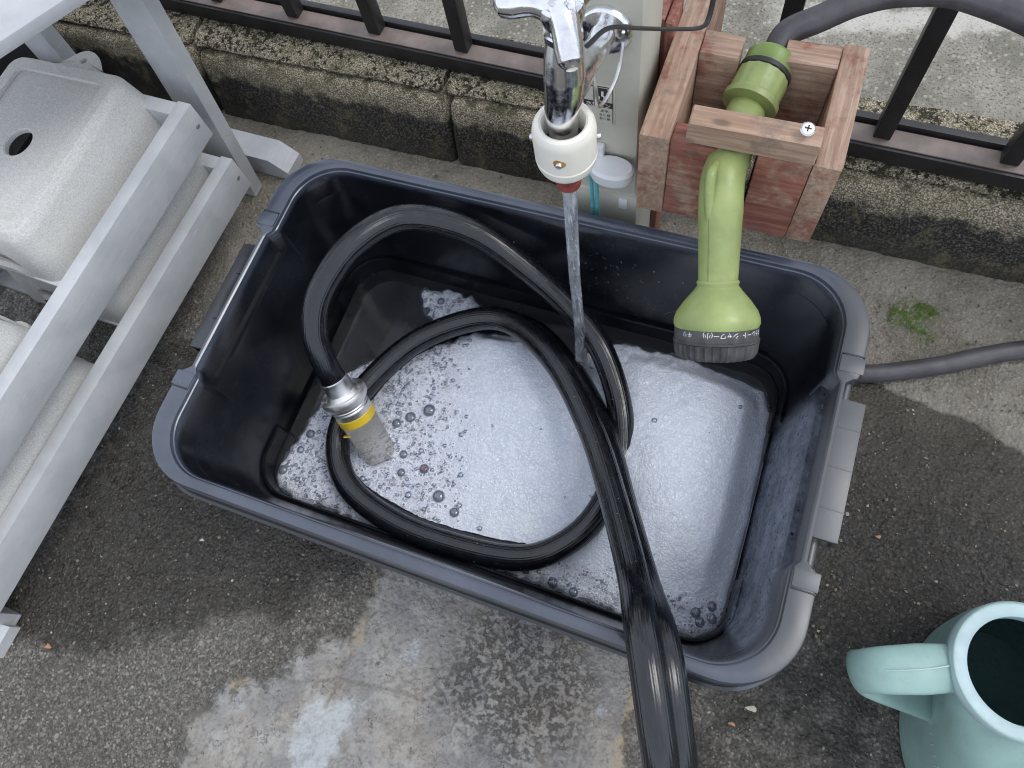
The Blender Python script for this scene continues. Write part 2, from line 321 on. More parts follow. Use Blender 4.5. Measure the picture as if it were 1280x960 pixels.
MAT['clay'] = m_plastic('red_chip', (.32, .07, .05), .5, .2, .3, 90)
def mat_clear():
    q = NT('cloudy_clear_plastic'); n = q.noise(q.obj(), 60, 4)
    return q.fin(q.mix(n, (.74, .71, .67), (.90, .88, .85)), .15, Transmission_Weight=.8, IOR=1.3)
MAT['clear'] = mat_clear()

# ------------------------------------------------------------------ object helpers
def tag(o, label=None, cat=None, group=None, kind=None):
    for k, v in (('label', label), ('category', cat), ('group', group), ('kind', kind)):
        if v: o[k] = v
    return o
def root(name, loc, label, cat, group=None, rz=0):
    o = bpy.data.objects.new(name, None); COL.objects.link(o); o.location = loc; o.rotation_euler = (0, 0, rz); o.empty_display_size = .02
    return tag(o, label, cat, group)
def worigin(p):
    v = Vector((0, 0, 0))
    while p is not None: v += p.location; p = p.parent
    return v
def mesh(name, V, F, mat, parent=None, smooth=35, local=False, origin=None, uv=None, attrs=None):
    V = np.asarray(V, float).reshape(-1, 3)
    off = np.zeros(3)
    if origin is not None: off = np.array(origin, float)
    elif parent is not None and not local: off = np.array(worigin(parent))
    me = bpy.data.meshes.new(name); me.from_pydata((V - off).tolist(), [], [tuple(int(i) for i in f) for f in F])
    if uv is not None:
        l = me.uv_layers.new(name='UVMap'); k = np.empty(len(me.loops), int); me.loops.foreach_get('vertex_index', k)
        l.data.foreach_set('uv', np.asarray(uv, float)[k].ravel())
    for an, av in (attrs or {}).items():
        at = me.attributes.new(an, 'FLOAT', 'POINT'); at.data.foreach_set('value', np.asarray(av, float).ravel())
    me.materials.append(MAT[mat] if isinstance(mat, str) else mat)
    bm = bmesh.new(); bm.from_mesh(me); bmesh.ops.recalc_face_normals(bm, faces=bm.faces) if uv is None and attrs is None else None
    bm.to_mesh(me); bm.free()
    if smooth:
        me.shade_smooth(); me.set_sharp_from_angle(angle=math.radians(smooth))
    o = bpy.data.objects.new(name, me); COL.objects.link(o)
    if parent is not None: o.parent = parent
    if origin is not None:
        o.location = Vector(origin) - (worigin(parent) if parent is not None and not local else Vector((0, 0, 0)))
    return o
def boxdata(sx, sy, sz, bev=.0015, seg=2, taper=None):
    bm = bmesh.new(); bmesh.ops.create_cube(bm, size=1)
    for v in bm.verts: v.co = Vector((v.co.x * sx, v.co.y * sy, v.co.z * sz))
    if bev: bmesh.ops.bevel(bm, geom=bm.edges[:], offset=bev, segments=seg, affect='EDGES', profile=.6)
    V = [v.co[:] for v in bm.verts]; bm.verts.index_update(); F = [[v.index for v in f.verts] for f in bm.faces]; bm.free(); return V, F
def box(name, c, s, mat, parent=None, bev=.0015, rot=None, local=False, warp=0):
    V, F = boxdata(*s, bev)
    V = np.array(V)
    if warp: V += rng.normal(0, warp, V.shape)
    o = mesh(name, V, F, mat, parent, local=True)
    o.location = Vector(c) - (worigin(parent) if parent is not None and not local else Vector((0, 0, 0)))
    if rot: o.rotation_euler = rot
    return o
def span(name, a, b, mat, parent=None, **k):
    return box(name, [(a[i] + b[i]) / 2 for i in range(3)], [abs(b[i] - a[i]) for i in range(3)], mat, parent, **k)
def frame(axis):
    a = np.array(axis, float); a /= np.linalg.norm(a); h = np.array([0, 0, 1.]) if abs(a[2]) < .9 else np.array([1., 0, 0])
    u = np.cross(h, a); u /= np.linalg.norm(u); v = np.cross(a, u); return u, v, a
def loft(rings, close0=False, close1=False):
    n = len(rings[0]); V = np.concatenate([np.asarray(r, float) for r in rings]); F = []
    for k in range(len(rings) - 1):
        for i in range(n):
            j = (i + 1) % n; F.append((k * n + i, k * n + j, (k + 1) * n + j, (k + 1) * n + i))
    if close0: F.append(tuple(range(n - 1, -1, -1)))
    if close1: F.append(tuple((len(rings) - 1) * n + i for i in range(n)))
    return V, F
def lathe(prof, c, axis=(0, 0, 1), n=40, close0=True, close1=True, mod=None):
    u, v, a = frame(axis); c = np.array(c, float); R = []
    for r, h in prof:
        t = np.arange(n) / n * 2 * math.pi; rr = np.full(n, r) if mod is None else r * mod(t, h)
        R.append(c + a * h + np.outer(rr * np.cos(t), u) + np.outer(rr * np.sin(t), v))
    return loft(R, close0, close1)
def catmull(P, per=10):
    P = np.array(P, float); P = np.vstack([2 * P[0] - P[1], P, 2 * P[-1] - P[-2]]); out = []
    for i in range(1, len(P) - 2):
        p0, p1, p2, p3 = P[i - 1:i + 3]
        for t in np.linspace(0, 1, per, endpoint=False):
            out.append(.5 * ((2 * p1) + (-p0 + p2) * t + (2 * p0 - 5 * p1 + 4 * p2 - p3) * t * t + (-p0 + 3 * p1 - 3 * p2 + p3) * t ** 3))
    out.append(P[-2]); return np.array(out)
def tubedata(P, r, n=16, flat=None, cap=True, up=None):
    P = np.array(P, float); m = len(P); r = np.full(m, r) if np.isscalar(r) else np.interp(np.linspace(0, 1, m), np.linspace(0, 1, len(r)), r)
    T = np.gradient(P, axis=0); T /= np.linalg.norm(T, axis=1)[:, None]
    u = np.array(up, float) if up is not None else (np.cross(T[0], [0, 0, 1.]) if abs(T[0][2]) < .9 else np.cross(T[0], [1., 0, 0]))
    R = []; L = 0; uv = []
    for i in range(m):
        u = u - T[i] * (u @ T[i]); u /= np.linalg.norm(u); v = np.cross(T[i], u)
        t = np.arange(n) / n * 2 * math.pi; fu, fv = (1, 1) if flat is None else flat
        R.append(P[i] + np.outer(np.cos(t) * r[i] * fu, u) + np.outer(np.sin(t) * r[i] * fv, v))
        if i: L += np.linalg.norm(P[i] - P[i - 1])
        uv.append(np.c_[np.abs(np.arange(n) / n * 2 - 1) * .5, np.full(n, L)])
    V, F = loft(R, cap, cap); return V, F, np.concatenate(uv)
def tube(name, P, r, mat, parent=None, n=16, per=8, curve=True, uvs=False, **k):
    P = catmull(P, per) if curve else P
    V, F, uv = tubedata(P, r, n, **k); return mesh(name, V, F, mat, parent, uv=uv if uvs else None)
def rr(hx, hy, r, nx=20, ny=20, na=8):
    pts = []
    def line(a, b, n):
        for i in range(n): pts.append((a[0] + (b[0] - a[0]) * i / n, a[1] + (b[1] - a[1]) * i / n))
    def arc(cx, cy, a0):
        for i in range(na):
            a = a0 + (math.pi / 2) * i / na; pts.append((cx + r * math.cos(a), cy + r * math.sin(a)))
    line((hx, -hy + r), (hx, hy - r), ny); arc(hx - r, hy - r, 0)
    line((hx - r, hy), (-hx + r, hy), nx); arc(-hx + r, hy - r, math.pi / 2)
    line((-hx, hy - r), (-hx, -hy + r), ny); arc(-hx + r, -hy + r, math.pi)
    line((-hx + r, -hy), (hx - r, -hy), nx); arc(hx - r, -hy + r, 1.5 * math.pi)
    return np.array(pts)
def smooth01(x, a, b):
    t = np.clip((x - a) / (b - a), 0, 1); return t * t * (3 - 2 * t)
def merge(parts):
    V = []; F = []; o = 0
    for v, f in parts:
        V.append(np.asarray(v, float)); F += [tuple(i + o for i in q) for q in f]; o += len(v)
    return np.concatenate(V), F
def sdf(poly, X, Y):                                  # signed distance, positive inside
    P = np.array(poly, float); d = np.full(X.shape, 1e9); ins = np.zeros(X.shape, bool)
    for i in range(len(P)):
        a, b = P[i], P[(i + 1) % len(P)]; e = b - a; t = np.clip(((X - a[0]) * e[0] + (Y - a[1]) * e[1]) / (e @ e), 0, 1)
        d = np.minimum(d, np.hypot(X - a[0] - e[0] * t, Y - a[1] - e[1] * t))
        if a[1] != b[1]:
            c = ((a[1] > Y) != (b[1] > Y)) & (X < (b[0] - a[0]) * (Y - a[1]) / (b[1] - a[1]) + a[0]); ins ^= c
    return np.where(ins, d, -d)
def vnoise(X, Y, s, seed=0):                          # cheap value noise
    r = np.random.default_rng(seed); T = r.random((64, 64)); x = X * s; y = Y * s; i = np.floor(x).astype(int); j = np.floor(y).astype(int)
    u = x - i; v = y - j; u = u * u * (3 - 2 * u); v = v * v * (3 - 2 * v)
    g = lambda a, b: T[a % 64, b % 64]
    return (g(i, j) * (1 - u) + g(i + 1, j) * u) * (1 - v) + (g(i, j + 1) * (1 - u) + g(i + 1, j + 1) * u) * v

# ------------------------------------------------------------------ GROUND
PATCH = [(-.113, -.20), (-.121, -.292), (-.16, -.315), (-.198, -.377), (-.249, -.40), (-.268, -.449), (-.256, -.52), (-.2, -.6), (.3, -.55), (.24, -.36), (.225, -.259), (.208, -.18), (.0, -.12)]
WHITE = [(-.145, -.404), (-.128, -.37), (-.092, -.355), (-.064, -.356), (-.079, -.384), (-.082, -.434), (-.1, -.47), (-.127, -.451), (-.145, -.436)]
BROWN = [(.019, -.213), (.11, -.182), (.173, -.243), (.172, -.313), (.113, -.361), (0, -.324)]
WETL = [(-.42, .036), (-.506, 0.0), (-.59, -.02), (-.9, -.1), (-.9, -.46), (-.6, -.46), (-.45, -.44), (-.33, -.37), (-.21, -.29), (-.12, -.20), (-.2, -.1), (-.3, 0)]
WETR = [(.30, .22), (.384, .218), (.424, .199), (.499, .189), (.572, .164), (.8, .1), (.8, -.35), (.5, -.42), (.25, -.35), (.25, -.15)]
MOSS = [(.40, .313), (.42, .335), (.45, .327), (.458, .312), (.44, .305), (.455, .285), (.445, .275), (.425, .292), (.40, .295)]
fine = np.arange(-.95, .7001, .0036); far = lambda a, b: a + (b - a) * np.linspace(0, 1, 14)[1:] ** 3
gx = np.concatenate([far(-.95, -40)[::-1], fine, far(.7, 40)]); fy = np.arange(-.62, .45, .0036); gy = np.concatenate([far(-.62, -40)[::-1], fy, far(fy[-1], 40)])
GX, GY = np.meshgrid(gx, gy); near = (np.abs(GX) < 1.1) & (np.abs(GY) < .9)
pd = sdf(PATCH, GX, GY)
GZ = np.where(near, (vnoise(GX, GY, 95, 1) - .5) * .0034 * (1 - .75 * smooth01(pd, -.01, .01)) + (vnoise(GX, GY, 230, 41) - .5) * .0017 * (1 - .6 * smooth01(pd, -.01, .01)) + (vnoise(GX, GY, 18, 2) - .5) * .003, 0) + .004 * smooth01(pd + (vnoise(GX, GY, 35, 77) - .5) * .03, -.012, .008) - .0015
def lines(ls, w):
    o = np.zeros(GX.shape)
    for L in ls:
        for a, b in zip(L[:-1], L[1:]):
            a = np.array(a); b = np.array(b); e = b - a; t = np.clip(((GX - a[0]) * e[0] + (GY - a[1]) * e[1]) / (e @ e), 0, 1); o = np.maximum(o, np.exp(-(np.hypot(GX - a[0] - e[0] * t, GY - a[1] - e[1] * t) / w) ** 2))
    return o
wv = (vnoise(GX, GY, 60, 91) - .5) * .012
GX0 = GX; GX = GX + wv; crk = lines([[(-.10, -.26), (-.118, -.30), (-.113, -.345), (-.12, -.38)], [(-.205, -.372), (-.16, -.365), (-.113, -.345), (-.06, -.335), (0, -.33)], [(-.02, -.21), (-.03, -.235), (.0, -.25)], [(.06, -.19), (.065, -.215), (.11, -.21)], [(.05, -.36), (.09, -.42), (.06, -.5)]], .0026); GX = GX0
GZ = GZ - .0012 * crk
def soft(poly, s): return smooth01(sdf(poly, GX, GY), -s, s)
ys = .7 * np.exp(-((GX - .222 + .1 * (GY + .3) * .3) / .016) ** 2) * ((GY > -.6) & (GY < -.15)) + np.exp(-((GX + .232) ** 2 + (GY + .392) ** 2) / .016 ** 2) \
    + .6 * np.exp(-(((GX + .115 + .15 * (GY + .27)) / .016) ** 2)) * ((GY > -.32) & (GY < -.2))
nx_, ny_ = len(gx), len(gy); idx = np.arange(nx_ * ny_).reshape(ny_, nx_)
F = np.stack([idx[:-1, :-1], idx[:-1, 1:], idx[1:, 1:], idx[1:, :-1]], -1).reshape(-1, 4)
tan = np.clip(smooth01(GY + .25 * GX * 0, .02, .22) * .9 + soft([(-.6, .3), (-.35, .3), (-.38, .05), (-.5, .0)], .06) * .5, 0, 1)
g = mesh('ground', np.c_[GX.ravel(), GY.ravel(), GZ.ravel()], F, 'ground', attrs=dict(
    wet=np.clip(soft(WETL, .11) + soft(WETR, .02) * (.55 + .45 * smooth01(GY, -.2, .1)), 0, 1), patch=soft(PATCH, .05), white=np.clip(soft(WHITE, .028) + .55 * np.exp(-(((GX + .215) / .022) ** 2 + ((GY + .405) / .03) ** 2)) + .5 * np.exp(-(((GX + .04) / .05) ** 2 + ((GY + .29) / .03) ** 2)) + .45 * np.exp(-(((GX - .19) / .03) ** 2 + ((GY + .27) / .06) ** 2)), 0, 1), pit=soft(BROWN, .03), yellow=np.clip(ys, 0, 1), crack=crk, moss=soft(MOSS, .012), tan=tan))
tag(g, kind='structure')
# loose and embedded stone grit
def grit(n, region, smin, smax, seed):
    r = np.random.default_rng(seed); out = []; base = np.array([(1, 0, 0), (0, 1, 0), (-1, 0, 0), (0, -1, 0), (0, 0, 1), (0, 0, -1)], float); fs = [(0, 1, 4), (1, 2, 4), (2, 3, 4), (3, 0, 4), (1, 0, 5), (2, 1, 5), (3, 2, 5), (0, 3, 5)]
    V = []; F = []
    x = r.uniform(region[0], region[1], n); y = r.uniform(region[2], region[3], n); ok = (sdf(PATCH, x, y) < .004) & ~((np.abs(x) < .29) & (np.abs(y) < .17))
    for a, b in zip(x[ok], y[ok]):
        s = smin + (smax - smin) * r.random() ** 3; M = base * (s * r.uniform(.6, 1.3, 3)) * (1, 1, .55); th = r.uniform(0, 6.28); c, d = math.cos(th), math.sin(th)
        M = M @ np.array([[c, d, 0], [-d, c, 0], [0, 0, 1]]) + r.normal(0, s * .12, M.shape); o = len(V) * 6
        V.append(M + (a, b, .0002 + s * .1)); F += [tuple(i + o for i in f) for f in fs]
    return np.concatenate(V), F
V, F = grit(11000, (-.95, .75, -.62, .385), .0006, .0024, 3)
tag(mesh('stone_grit', V, F, 'grit', smooth=0), 'fine stone grit scattered over the rough ground', 'grit', kind='stuff')
parts = []; rm = np.random.default_rng(90); mx_, my_ = rm.uniform(.395, .465, 2200), rm.uniform(.268, .34, 2200); md = sdf(MOSS, mx_, my_); mn = vnoise(mx_, my_, 90, 61)
for x, y, dd_, nn in zip(mx_, my_, md, mn):
    if dd_ < -.002 or nn < .55: continue
    h = rm.uniform(.0008, .0022); a = rm.uniform(0, 6.28); ln = rm.normal(0, .0012, 2); b = .0006; c_, d_ = math.cos(a) * b, math.sin(a) * b
    parts.append((np.array([(x + c_, y + d_, 0), (x - d_, y + c_, 0), (x - c_, y - d_, 0), (x + d_, y - c_, 0), (x + ln[0], y + ln[1], h)]), [(0, 1, 4), (1, 2, 4), (2, 3, 4), (3, 0, 4)]))
V, F = merge(parts); tag(mesh('moss', V, F, 'moss', smooth=0), 'small patch of bright green moss on the ground right of the tub', 'moss', kind='stuff')
# larger single bits lying about
def chip(name, x, y, s, mat, label, cat, th=0, z=0.0015):
    t = np.arange(9) / 9 * 6.283; r = s * (1 + .25 * np.sin(3 * t + x * 90) + .15 * np.cos(2 * t)); 
    ring = lambda k, zz: np.c_[x + k * r * np.cos(t + th), y + k * .55 * r * np.sin(t + th), np.full(9, z + zz) + (.25 * s * np.cos(t) ** 2 if k > .5 else .12 * s)]
    V, F = loft([ring(.3, 0), ring(1, 0), ring(.97, .0012), ring(.4, .0014)], True, True); return tag(mesh(name, V, F, mat, smooth=50), label, cat)
chip('dry_leaf_scrap', .341, -.213, .0058, 'leaf', 'pale dry leaf scrap on wet ground in front of the tub corner', 'leaf', .6)
chip('orange_chip', .325, -.235, .0036, 'orange', 'small orange chip on the ground beside the pale leaf scrap', 'chip', .2)
chip('tan_chip', .434, .014, .0032, 'orange', 'small tan chip on the wet ground right of the tub handle', 'chip', 1)
chip('yellow_chip', -.36, -.255, .0032, 'leaf', 'tiny pale yellow chip on the wet ground beneath the front rim', 'chip', 1)
chip('brown_leaf_scrap', -.493, -.441, .005, 'orange', 'brown leaf scrap on the ground near the stand foot', 'leaf', 1.3)
# ground beyond the fence
def pavement():
    bm_x = np.linspace(-3, 3, 40); bm_y = np.concatenate([np.linspace(.53, 1.2, 30), np.linspace(1.3, 12, 12)]); X, Y = np.meshgrid(bm_x, bm_y)
    Z = .012 + (vnoise(X, Y, 30, 5) - .5) * .004; i = np.arange(X.size).reshape(X.shape)
    F = np.stack([i[:-1, :-1], i[:-1, 1:], i[1:, 1:], i[1:, :-1]], -1).reshape(-1, 4); return np.c_[X.ravel(), Y.ravel(), Z.ravel()], F
V, F = pavement(); tag(mesh('pavement', V, F, 'pave'), kind='structure')
# ------------------------------------------------------------------ LOW BLOCK WALL
curb = root('low_block_wall', (0, .40, 0), 'low concrete block wall, stained black below, under the dark fence', 'wall')
def extrude_profile(prof, x0, x1, step, amp, seed, endr=.006):
    xs = np.linspace(x0, x1, max(4, int((x1 - x0) / step))); P = []
    for a, b in zip(prof[:-1], prof[1:]):
        k = max(1, int(np.hypot(b[0] - a[0], b[1] - a[1]) / step)); P += [(a[0] + (b[0] - a[0]) * i / k, a[1] + (b[1] - a[1]) * i / k) for i in range(k)]
    P.append(prof[-1]); P = np.array(P); cen = P.mean(0); R = []
    for x in xs:
        e = min(x - x0, x1 - x); s = 1 - (endr / .05) * (1 - min(1, e / endr)) ** 2
        q = cen + (P - cen) * s; n1 = vnoise(np.full(len(P), x), P[:, 0] + P[:, 1], 60, seed) - .5; n2 = vnoise(np.full(len(P), x), P[:, 0] + P[:, 1], 160, seed + 1) - .5
        R.append(np.c_[np.full(len(P), x), q[:, 0] + amp * (n1 + .6 * n2), q[:, 1] + amp * (n2 + .5 * n1)])
    n = len(P); V = np.concatenate(R); F = [(k * n + i, k * n + i + 1, (k + 1) * n + i + 1, (k + 1) * n + i) for k in range(len(R) - 1) for i in range(n - 1)]
    F += [tuple(range(n)), tuple(range((len(R) - 1) * n + n - 1, (len(R) - 1) * n - 1, -1))]; return V, F
JX = [-1.55, -1.114, -.681, -.248, .185, .618, 1.05]
for k in range(len(JX) - 1):
    V, F = extrude_profile([(.53, -.02), (.391, -.02), (.391, .002), (.400, .05), (.408, .085), (.412, .098), (.418, .104), (.427, .105), (.53, .105)], JX[k] + .002, JX[k + 1] - .002, .006, .0016, 10 + k)
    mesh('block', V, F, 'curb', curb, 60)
    V, F = extrude_profile([(.53, .107), (.427, .107), (.425, .112), (.430, .117), (.445, .119), (.53, .119)], JX[k] - .006, JX[k + 1] - .014, .005, .0013, 30 + k)
    mesh('capping', V, F, 'cap', curb, 60)

# ------------------------------------------------------------------ FENCE
fen = root('metal_fence', (0, .445, .12), 'dark bronze metal fence with upright bars on the low wall', 'fence', rz=math.radians(-2.2))
def fpart(n, a, b, m, bev=.001): return span(n, a, b, m, fen, local=True, bev=bev)
fpart('bottom_rail', (-2, 0, .002), (2, .034, .024), 'fence')
fpart('rail_cover', (-2, .004, .0245), (2, .030, .0265), 'fence_brown', .0006)
fpart('rail_upstand', (-2, .034, .002), (2, .044, .032), 'fence')
fpart('top_rail', (-2, .004, .93), (2, .04, .96), 'fence')
bar0 = None
for k in range(-9, 10):
    x = -.099 + .1385 * k
    if bar0 is None: bar0 = box('bar', (x, .022, .478), (.02, .02, .902), 'fence', fen, local=True)
    else:
        o = bar0.copy(); COL.objects.link(o); o.parent = fen; o.location = (x, .022, .478)

# ------------------------------------------------------------------ FAUCET POST
PX0, PX1, PY0, PY1 = .005, .076, .23, .30
post = root('faucet_post', (.0405, .265, 0), 'beige square standpipe post carrying the chrome faucet', 'post')
span('shaft', (PX0, PY0, 0), (PX1, PY1, .62), 'post', post, bev=.006)
span('base_sleeve', (PX0 - .003, PY0 - .003, 0), (PX1 + .003, PY1 + .003, .243), 'post', post, bev=.004)
lab = span('label_plate', (.022, PY0 - .0008, .345), (.0535, PY0 + .001, .392), 'sticker', post, bev=.0003)
def flat_text(s, size, cx, z, y, mat, parent, name='lettering'):
    c = bpy.data.curves.new('t', 'FONT'); c.body = s; c.size = size; c.align_x = 'CENTER'; c.resolution_u = 2; c.extrude = size * .01
    t = bpy.data.objects.new('t', c); COL.objects.link(t); bpy.context.view_layer.update()
    me = t.evaluated_get(bpy.context.evaluated_depsgraph_get()).to_mesh()
    V = [(v.co.x, v.co.y, v.co.z) for v in me.vertices]; F = [tuple(p.vertices) for p in me.polygons]; bpy.data.objects.remove(t)
    return V, F
def text_on_front(s, size, cx, z, y, mat, parent):
    V, F = flat_text(s, size, 0, 0, 0, None, None); V = np.array(V); W = np.c_[V[:, 0] + cx, y - V[:, 2], V[:, 1] + z]; return mesh('lettering', W, F, mat, parent, smooth=0)
span('label_frame', (.0235, PY0 - .0014, .3905), (.052, PY0 - .0006, .3911), 'print_black', lab, bev=0)
span('label_frame', (.0515, PY0 - .0014, .347), (.052, PY0 - .0006, .3905), 'print_black', lab, bev=0)
span('pictogram', (.034, PY0 - .0015, .3745), (.047, PY0 - .0006, .389), 'print_black', lab, bev=0)
for a, b in (((.0352, .3825), (.0385, .3878)), ((.0352, .3765), (.040, .3795)), ((.0415, .3805), (.0435, .3860)), ((.0435, .3785), (.0462, .3805))):
    span('pictogram_mark', (a[0], PY0 - .0021, a[1]), (b[0], PY0 - .0014, b[1]), 'print_white', lab, bev=0)
span('label_band', (.0245, PY0 - .0015, .3665), (.0515, PY0 - .0006, .3725), 'print_black', lab, bev=0)
text_on_front('水抜セン', .0058, .0385, .3675, PY0 - .0018, 'print_white', lab)
text_on_front('止水', .004, .044, .3605, PY0 - .0012, 'print_black', lab); text_on_front('左へ 開', .0032, .044, .3555, PY0 - .0012, 'print_black', lab); text_on_front('右へ 閉', .0032, .044, .3505, PY0 - .0012, 'print_black', lab)
span('white_tag', (.059, PY0 - .0045, .222), (.068, PY0 - .0028, .238), 'white', post, bev=.0004)
span('socket', (.034, PY0 - .008, .288), (.044, PY0, .318), 'white', post, bev=.002)
# cap with cords hung on the post
capr = root('hanging_cap', (.055, PY0 - .012, .28), 'white oval plastic cap with turquoise cords hanging on the beige post', 'cap')
def ell(cx, cy, rx, ry, z, n=36): t = np.arange(n) / n * 6.2832; return np.c_[cx + rx * np.cos(t), cy + ry * np.sin(t), np.full(n, z)]
V, F = loft([ell(.055, .214, .017, .010, .286), ell(.055, .214, .021, .013, .289), ell(.055, .214, .0225, .0145, .298), ell(.055, .214, .0225, .0145, .303), ell(.055, .214, .020, .012, .306), ell(.055, .214, .01, .006, .3065)], True, True)
mesh('lid', V, F, 'white', capr)
V, F = lathe([(.002, -.002), (.006, 0), (.0075, .006), (.006, .012), (.002, .014)], (.029, .218, .286), (.15, -.1, 1), 20); mesh('knob', V, F, 'white', capr)
for dx in (0, .0055): tube('cord', [(.034 + dx, .211, .290), (.034 + dx, .213, .27), (.033 + dx, .216, .21), (.034 + dx, .219, .15)], .002, 'teal', capr, 10)

# ------------------------------------------------------------------ FAUCET
fx, fy_ = .042, .148
fau = root('faucet', (fx, PY0, .455), 'worn chrome tap with lobed handle on the beige post', 'faucet')
V, F = lathe([(.0225, 0), (.0225, .002), (.020, .006), (.012, .009)], (.046, PY0, .453), (0, -1, 0), 40); mesh('escutcheon', V, F, 'chrome', fau)
tube('inlet', [(.046, PY0 - .004, .453), (.0455, .205, .456), (.0445, .18, .466), (.0435, fy_, .478)], [.0105, .0105, .0115, .015], 'chrome', fau, 20)
tube('body', [(fx + .001, fy_ - .002, .540), (fx + .001, fy_ - .002, .525), (fx + .0005, fy_ - .003, .508), (fx, fy_ - .004, .490), (fx - .001, fy_ - .006, .472), (fx - .004, fy_ - .006, .455), (fx - .0055, fy_ - .002, .438), (fx - .006, fy_ - .001, .420)], [.0085, .0110, .0138, .0150, .0142, .0128, .0120, .0118], 'chrome', fau, 32)
V, F = lathe([(.0125, 0), (.0140, .001), (.0140, .006), (.0125, .007)], (fx + .001, fy_ - .002, .522), (0, 0, 1), 8); mesh('packing_nut', V, F, 'chrome', fau)
hub = (fx + .001, fy_ - .002, .545)
V, F = lathe([(.006, -.014), (.013, -.010), (.0155, -.002), (.0145, .004), (.0125, .006)], hub, (0, 0, 1), 32); hd = mesh('handle', V, F, 'chrome', fau)
for a, L, dz in ((185, .040, .0), (-62, .030, -.012), (62, .04, -.002)):
    a = math.radians(a); d = np.array([math.cos(a), math.sin(a), 0]); h = np.array(hub)
    tube('lobe', [h + d * .004, h + d * L * .45 + (0, 0, dz * .4 + .003), h + d * L * .8 + (0, 0, dz), h + d * L + (0, 0, dz * 1.3 - .001), h + d * (L + .004) + (0, 0, dz * 1.4 - .002)], [.011, .0095, .0095, .0085, .004], 'chrome', hd, 18)
V, F = lathe([(.009, .006), (.010, .0085), (.008, .0095)], hub, (0, 0, 1), 28); mesh('cap_disc', V, F, 'steel', hd)
tube('hook', [(.054, .170, .475), (.058, .165, .455), (.0585, .168, .437), (.0605, .185, .43), (.0635, .205, .437), (.064, .217, .455)], .0016, 'steel', fau, 10)
# coupler
cx_, cy_ = .037, .146
cp = root('hose_coupler', (cx_, cy_, .391), 'cream plastic hose coupler screwed onto the faucet spout', 'coupler')
V, F = lathe([(.012, .002), (.0200, .0), (.0235, .002), (.0252, .007), (.0258, .0125), (.0247, .0135), (.0247, .0142), (.0258, .0152), (.0258, .040), (.0248, .0455), (.0228, .0485), (.0195, .0495), (.0178, .0485), (.0168, .046), (.0165, .025)], (cx_, cy_, .391), (0, 0, 1), 56, False, False)
shell = mesh('collar', V, F, 'cream', cp)
V, F = lathe([(.0165, .026), (.009, .024)], (cx_, cy_, .391), (0, 0, 1), 40, False, True); mesh('gasket', V, F, 'black', cp)
for a in (-82, 18, 98, 190):
    a = math.radians(a); d = np.array([math.cos(a), math.sin(a), 0]); c = np.array([cx_, cy_, .420]) + d * .0235
    V, F = lathe([(.0050, .0), (.0050, .0023), (.0036, .0024)], c, d, 20, False, True, mod=lambda t, h: 1 + .1 * np.sin(3 * t + 1)); mesh('rust_ring', V, F, 'rust', shell)
    V, F = lathe([(.0026, 0), (.0028, .0042), (.0022, .0052), (.001, .0054)], c, d, 16); sw = mesh('screw', V, F, 'steel', cp)
V, F = lathe([(.0085, -.030), (.0105, -.029), (.0112, -.025), (.0105, -.022), (.0092, -.0215), (.0092, -.019), (.0115, -.018), (.0115, -.012), (.0135, -.008), (.0135, .002)], (cx_, cy_, .391), (0, 0, 1), 36); mesh('nipple', V, F, 'red', cp)
# water stream
t = np.linspace(0, 1, 46); zc = .365 + (.07 - .365) * t
P = np.c_[cx_ + .014 * t ** 1.5 + .0004 * np.sin(t * 11) * t, cy_ - .046 * t ** 1.2 + .0004 * np.sin(t * 9 + 1) * t, zc]
R = []
for i, p in enumerate(P):
    a = np.arange(24) / 24 * 6.2832; r = .0062 - .0008 * math.sin(t[i] * 3.1) + .0012 * t[i]
    r = r * (1 + .07 * np.sin(2 * a + t[i] * 6) + .05 * np.sin(5 * a - t[i] * 9) * t[i] + .025 * np.sin(t[i] * 24 + a))
    R.append(np.c_[p[0] + r * np.cos(a), p[1] + r * np.sin(a), np.full(24, p[2])])
V, F = loft(R, True, True); tag(mesh('water_stream', V, F, 'stream', smooth=60), 'thin stream of clear water falling from the faucet into the tub', 'water')

# ------------------------------------------------------------------ WOODEN HOSE HOLDER
hol = root('hose_holder', (.17, .26, .28), 'handmade reddish wooden box holder gripping the green nozzle', 'holder')
Z0, Z1 = .282, .388
span('side_board', (.0865, .190, Z0), (.1125, .43, Z1), 'wood_y', hol, warp=.0003)
span('side_board', (.229, .190, Z0 + .002), (.2505, .318, Z1 + .003), 'wood_y', hol, warp=.0003)
span('front_board', (.1128, .1915, Z0 + .001), (.1535, .2135, Z1 - .004), 'wood_red', hol, warp=.0003)
span('front_board', (.1855, .1912, Z0 + .001), (.2287, .2135, Z1 - .001), 'wood_red', hol, warp=.0003)
span('back_board', (.1128, .286, Z0 + .012), (.1475, .312, Z1 + .001), 'wood_x', hol, warp=.0003)
span('back_board', (.183, .290, Z0 + .012), (.2287, .316, Z1 + .001), 'wood_x', hol, warp=.0003)
lock = span('lock_bar', (.126, .188, Z1 + .003), (.2285, .2085, Z1 + .025), 'wood_bar', hol, warp=.0003)
scr = (.2145, .198, Z1 + .0255)
V, F = lathe([(.002, -.003), (.002, .004), (.0055, .0068), (.0058, .0078), (.0045, .009), (.001, .0092)], scr, (.1, -.25, 1), 24); sw = mesh('screw', V, F, 'steel', hol)
for k in (0, 1):
    d = (.0052, .0011, .0008) if k else (.0011, .0052, .0008); box('slot', (scr[0] + .0009, scr[1] - .0022, scr[2] + .0088), d, 'black', sw, bev=0, rot=(math.radians(14), math.radians(6), 0))
span('upright', (.0775, .3005, 0), (.0862, .335, .40), 'wood_z', hol, warp=.0003)
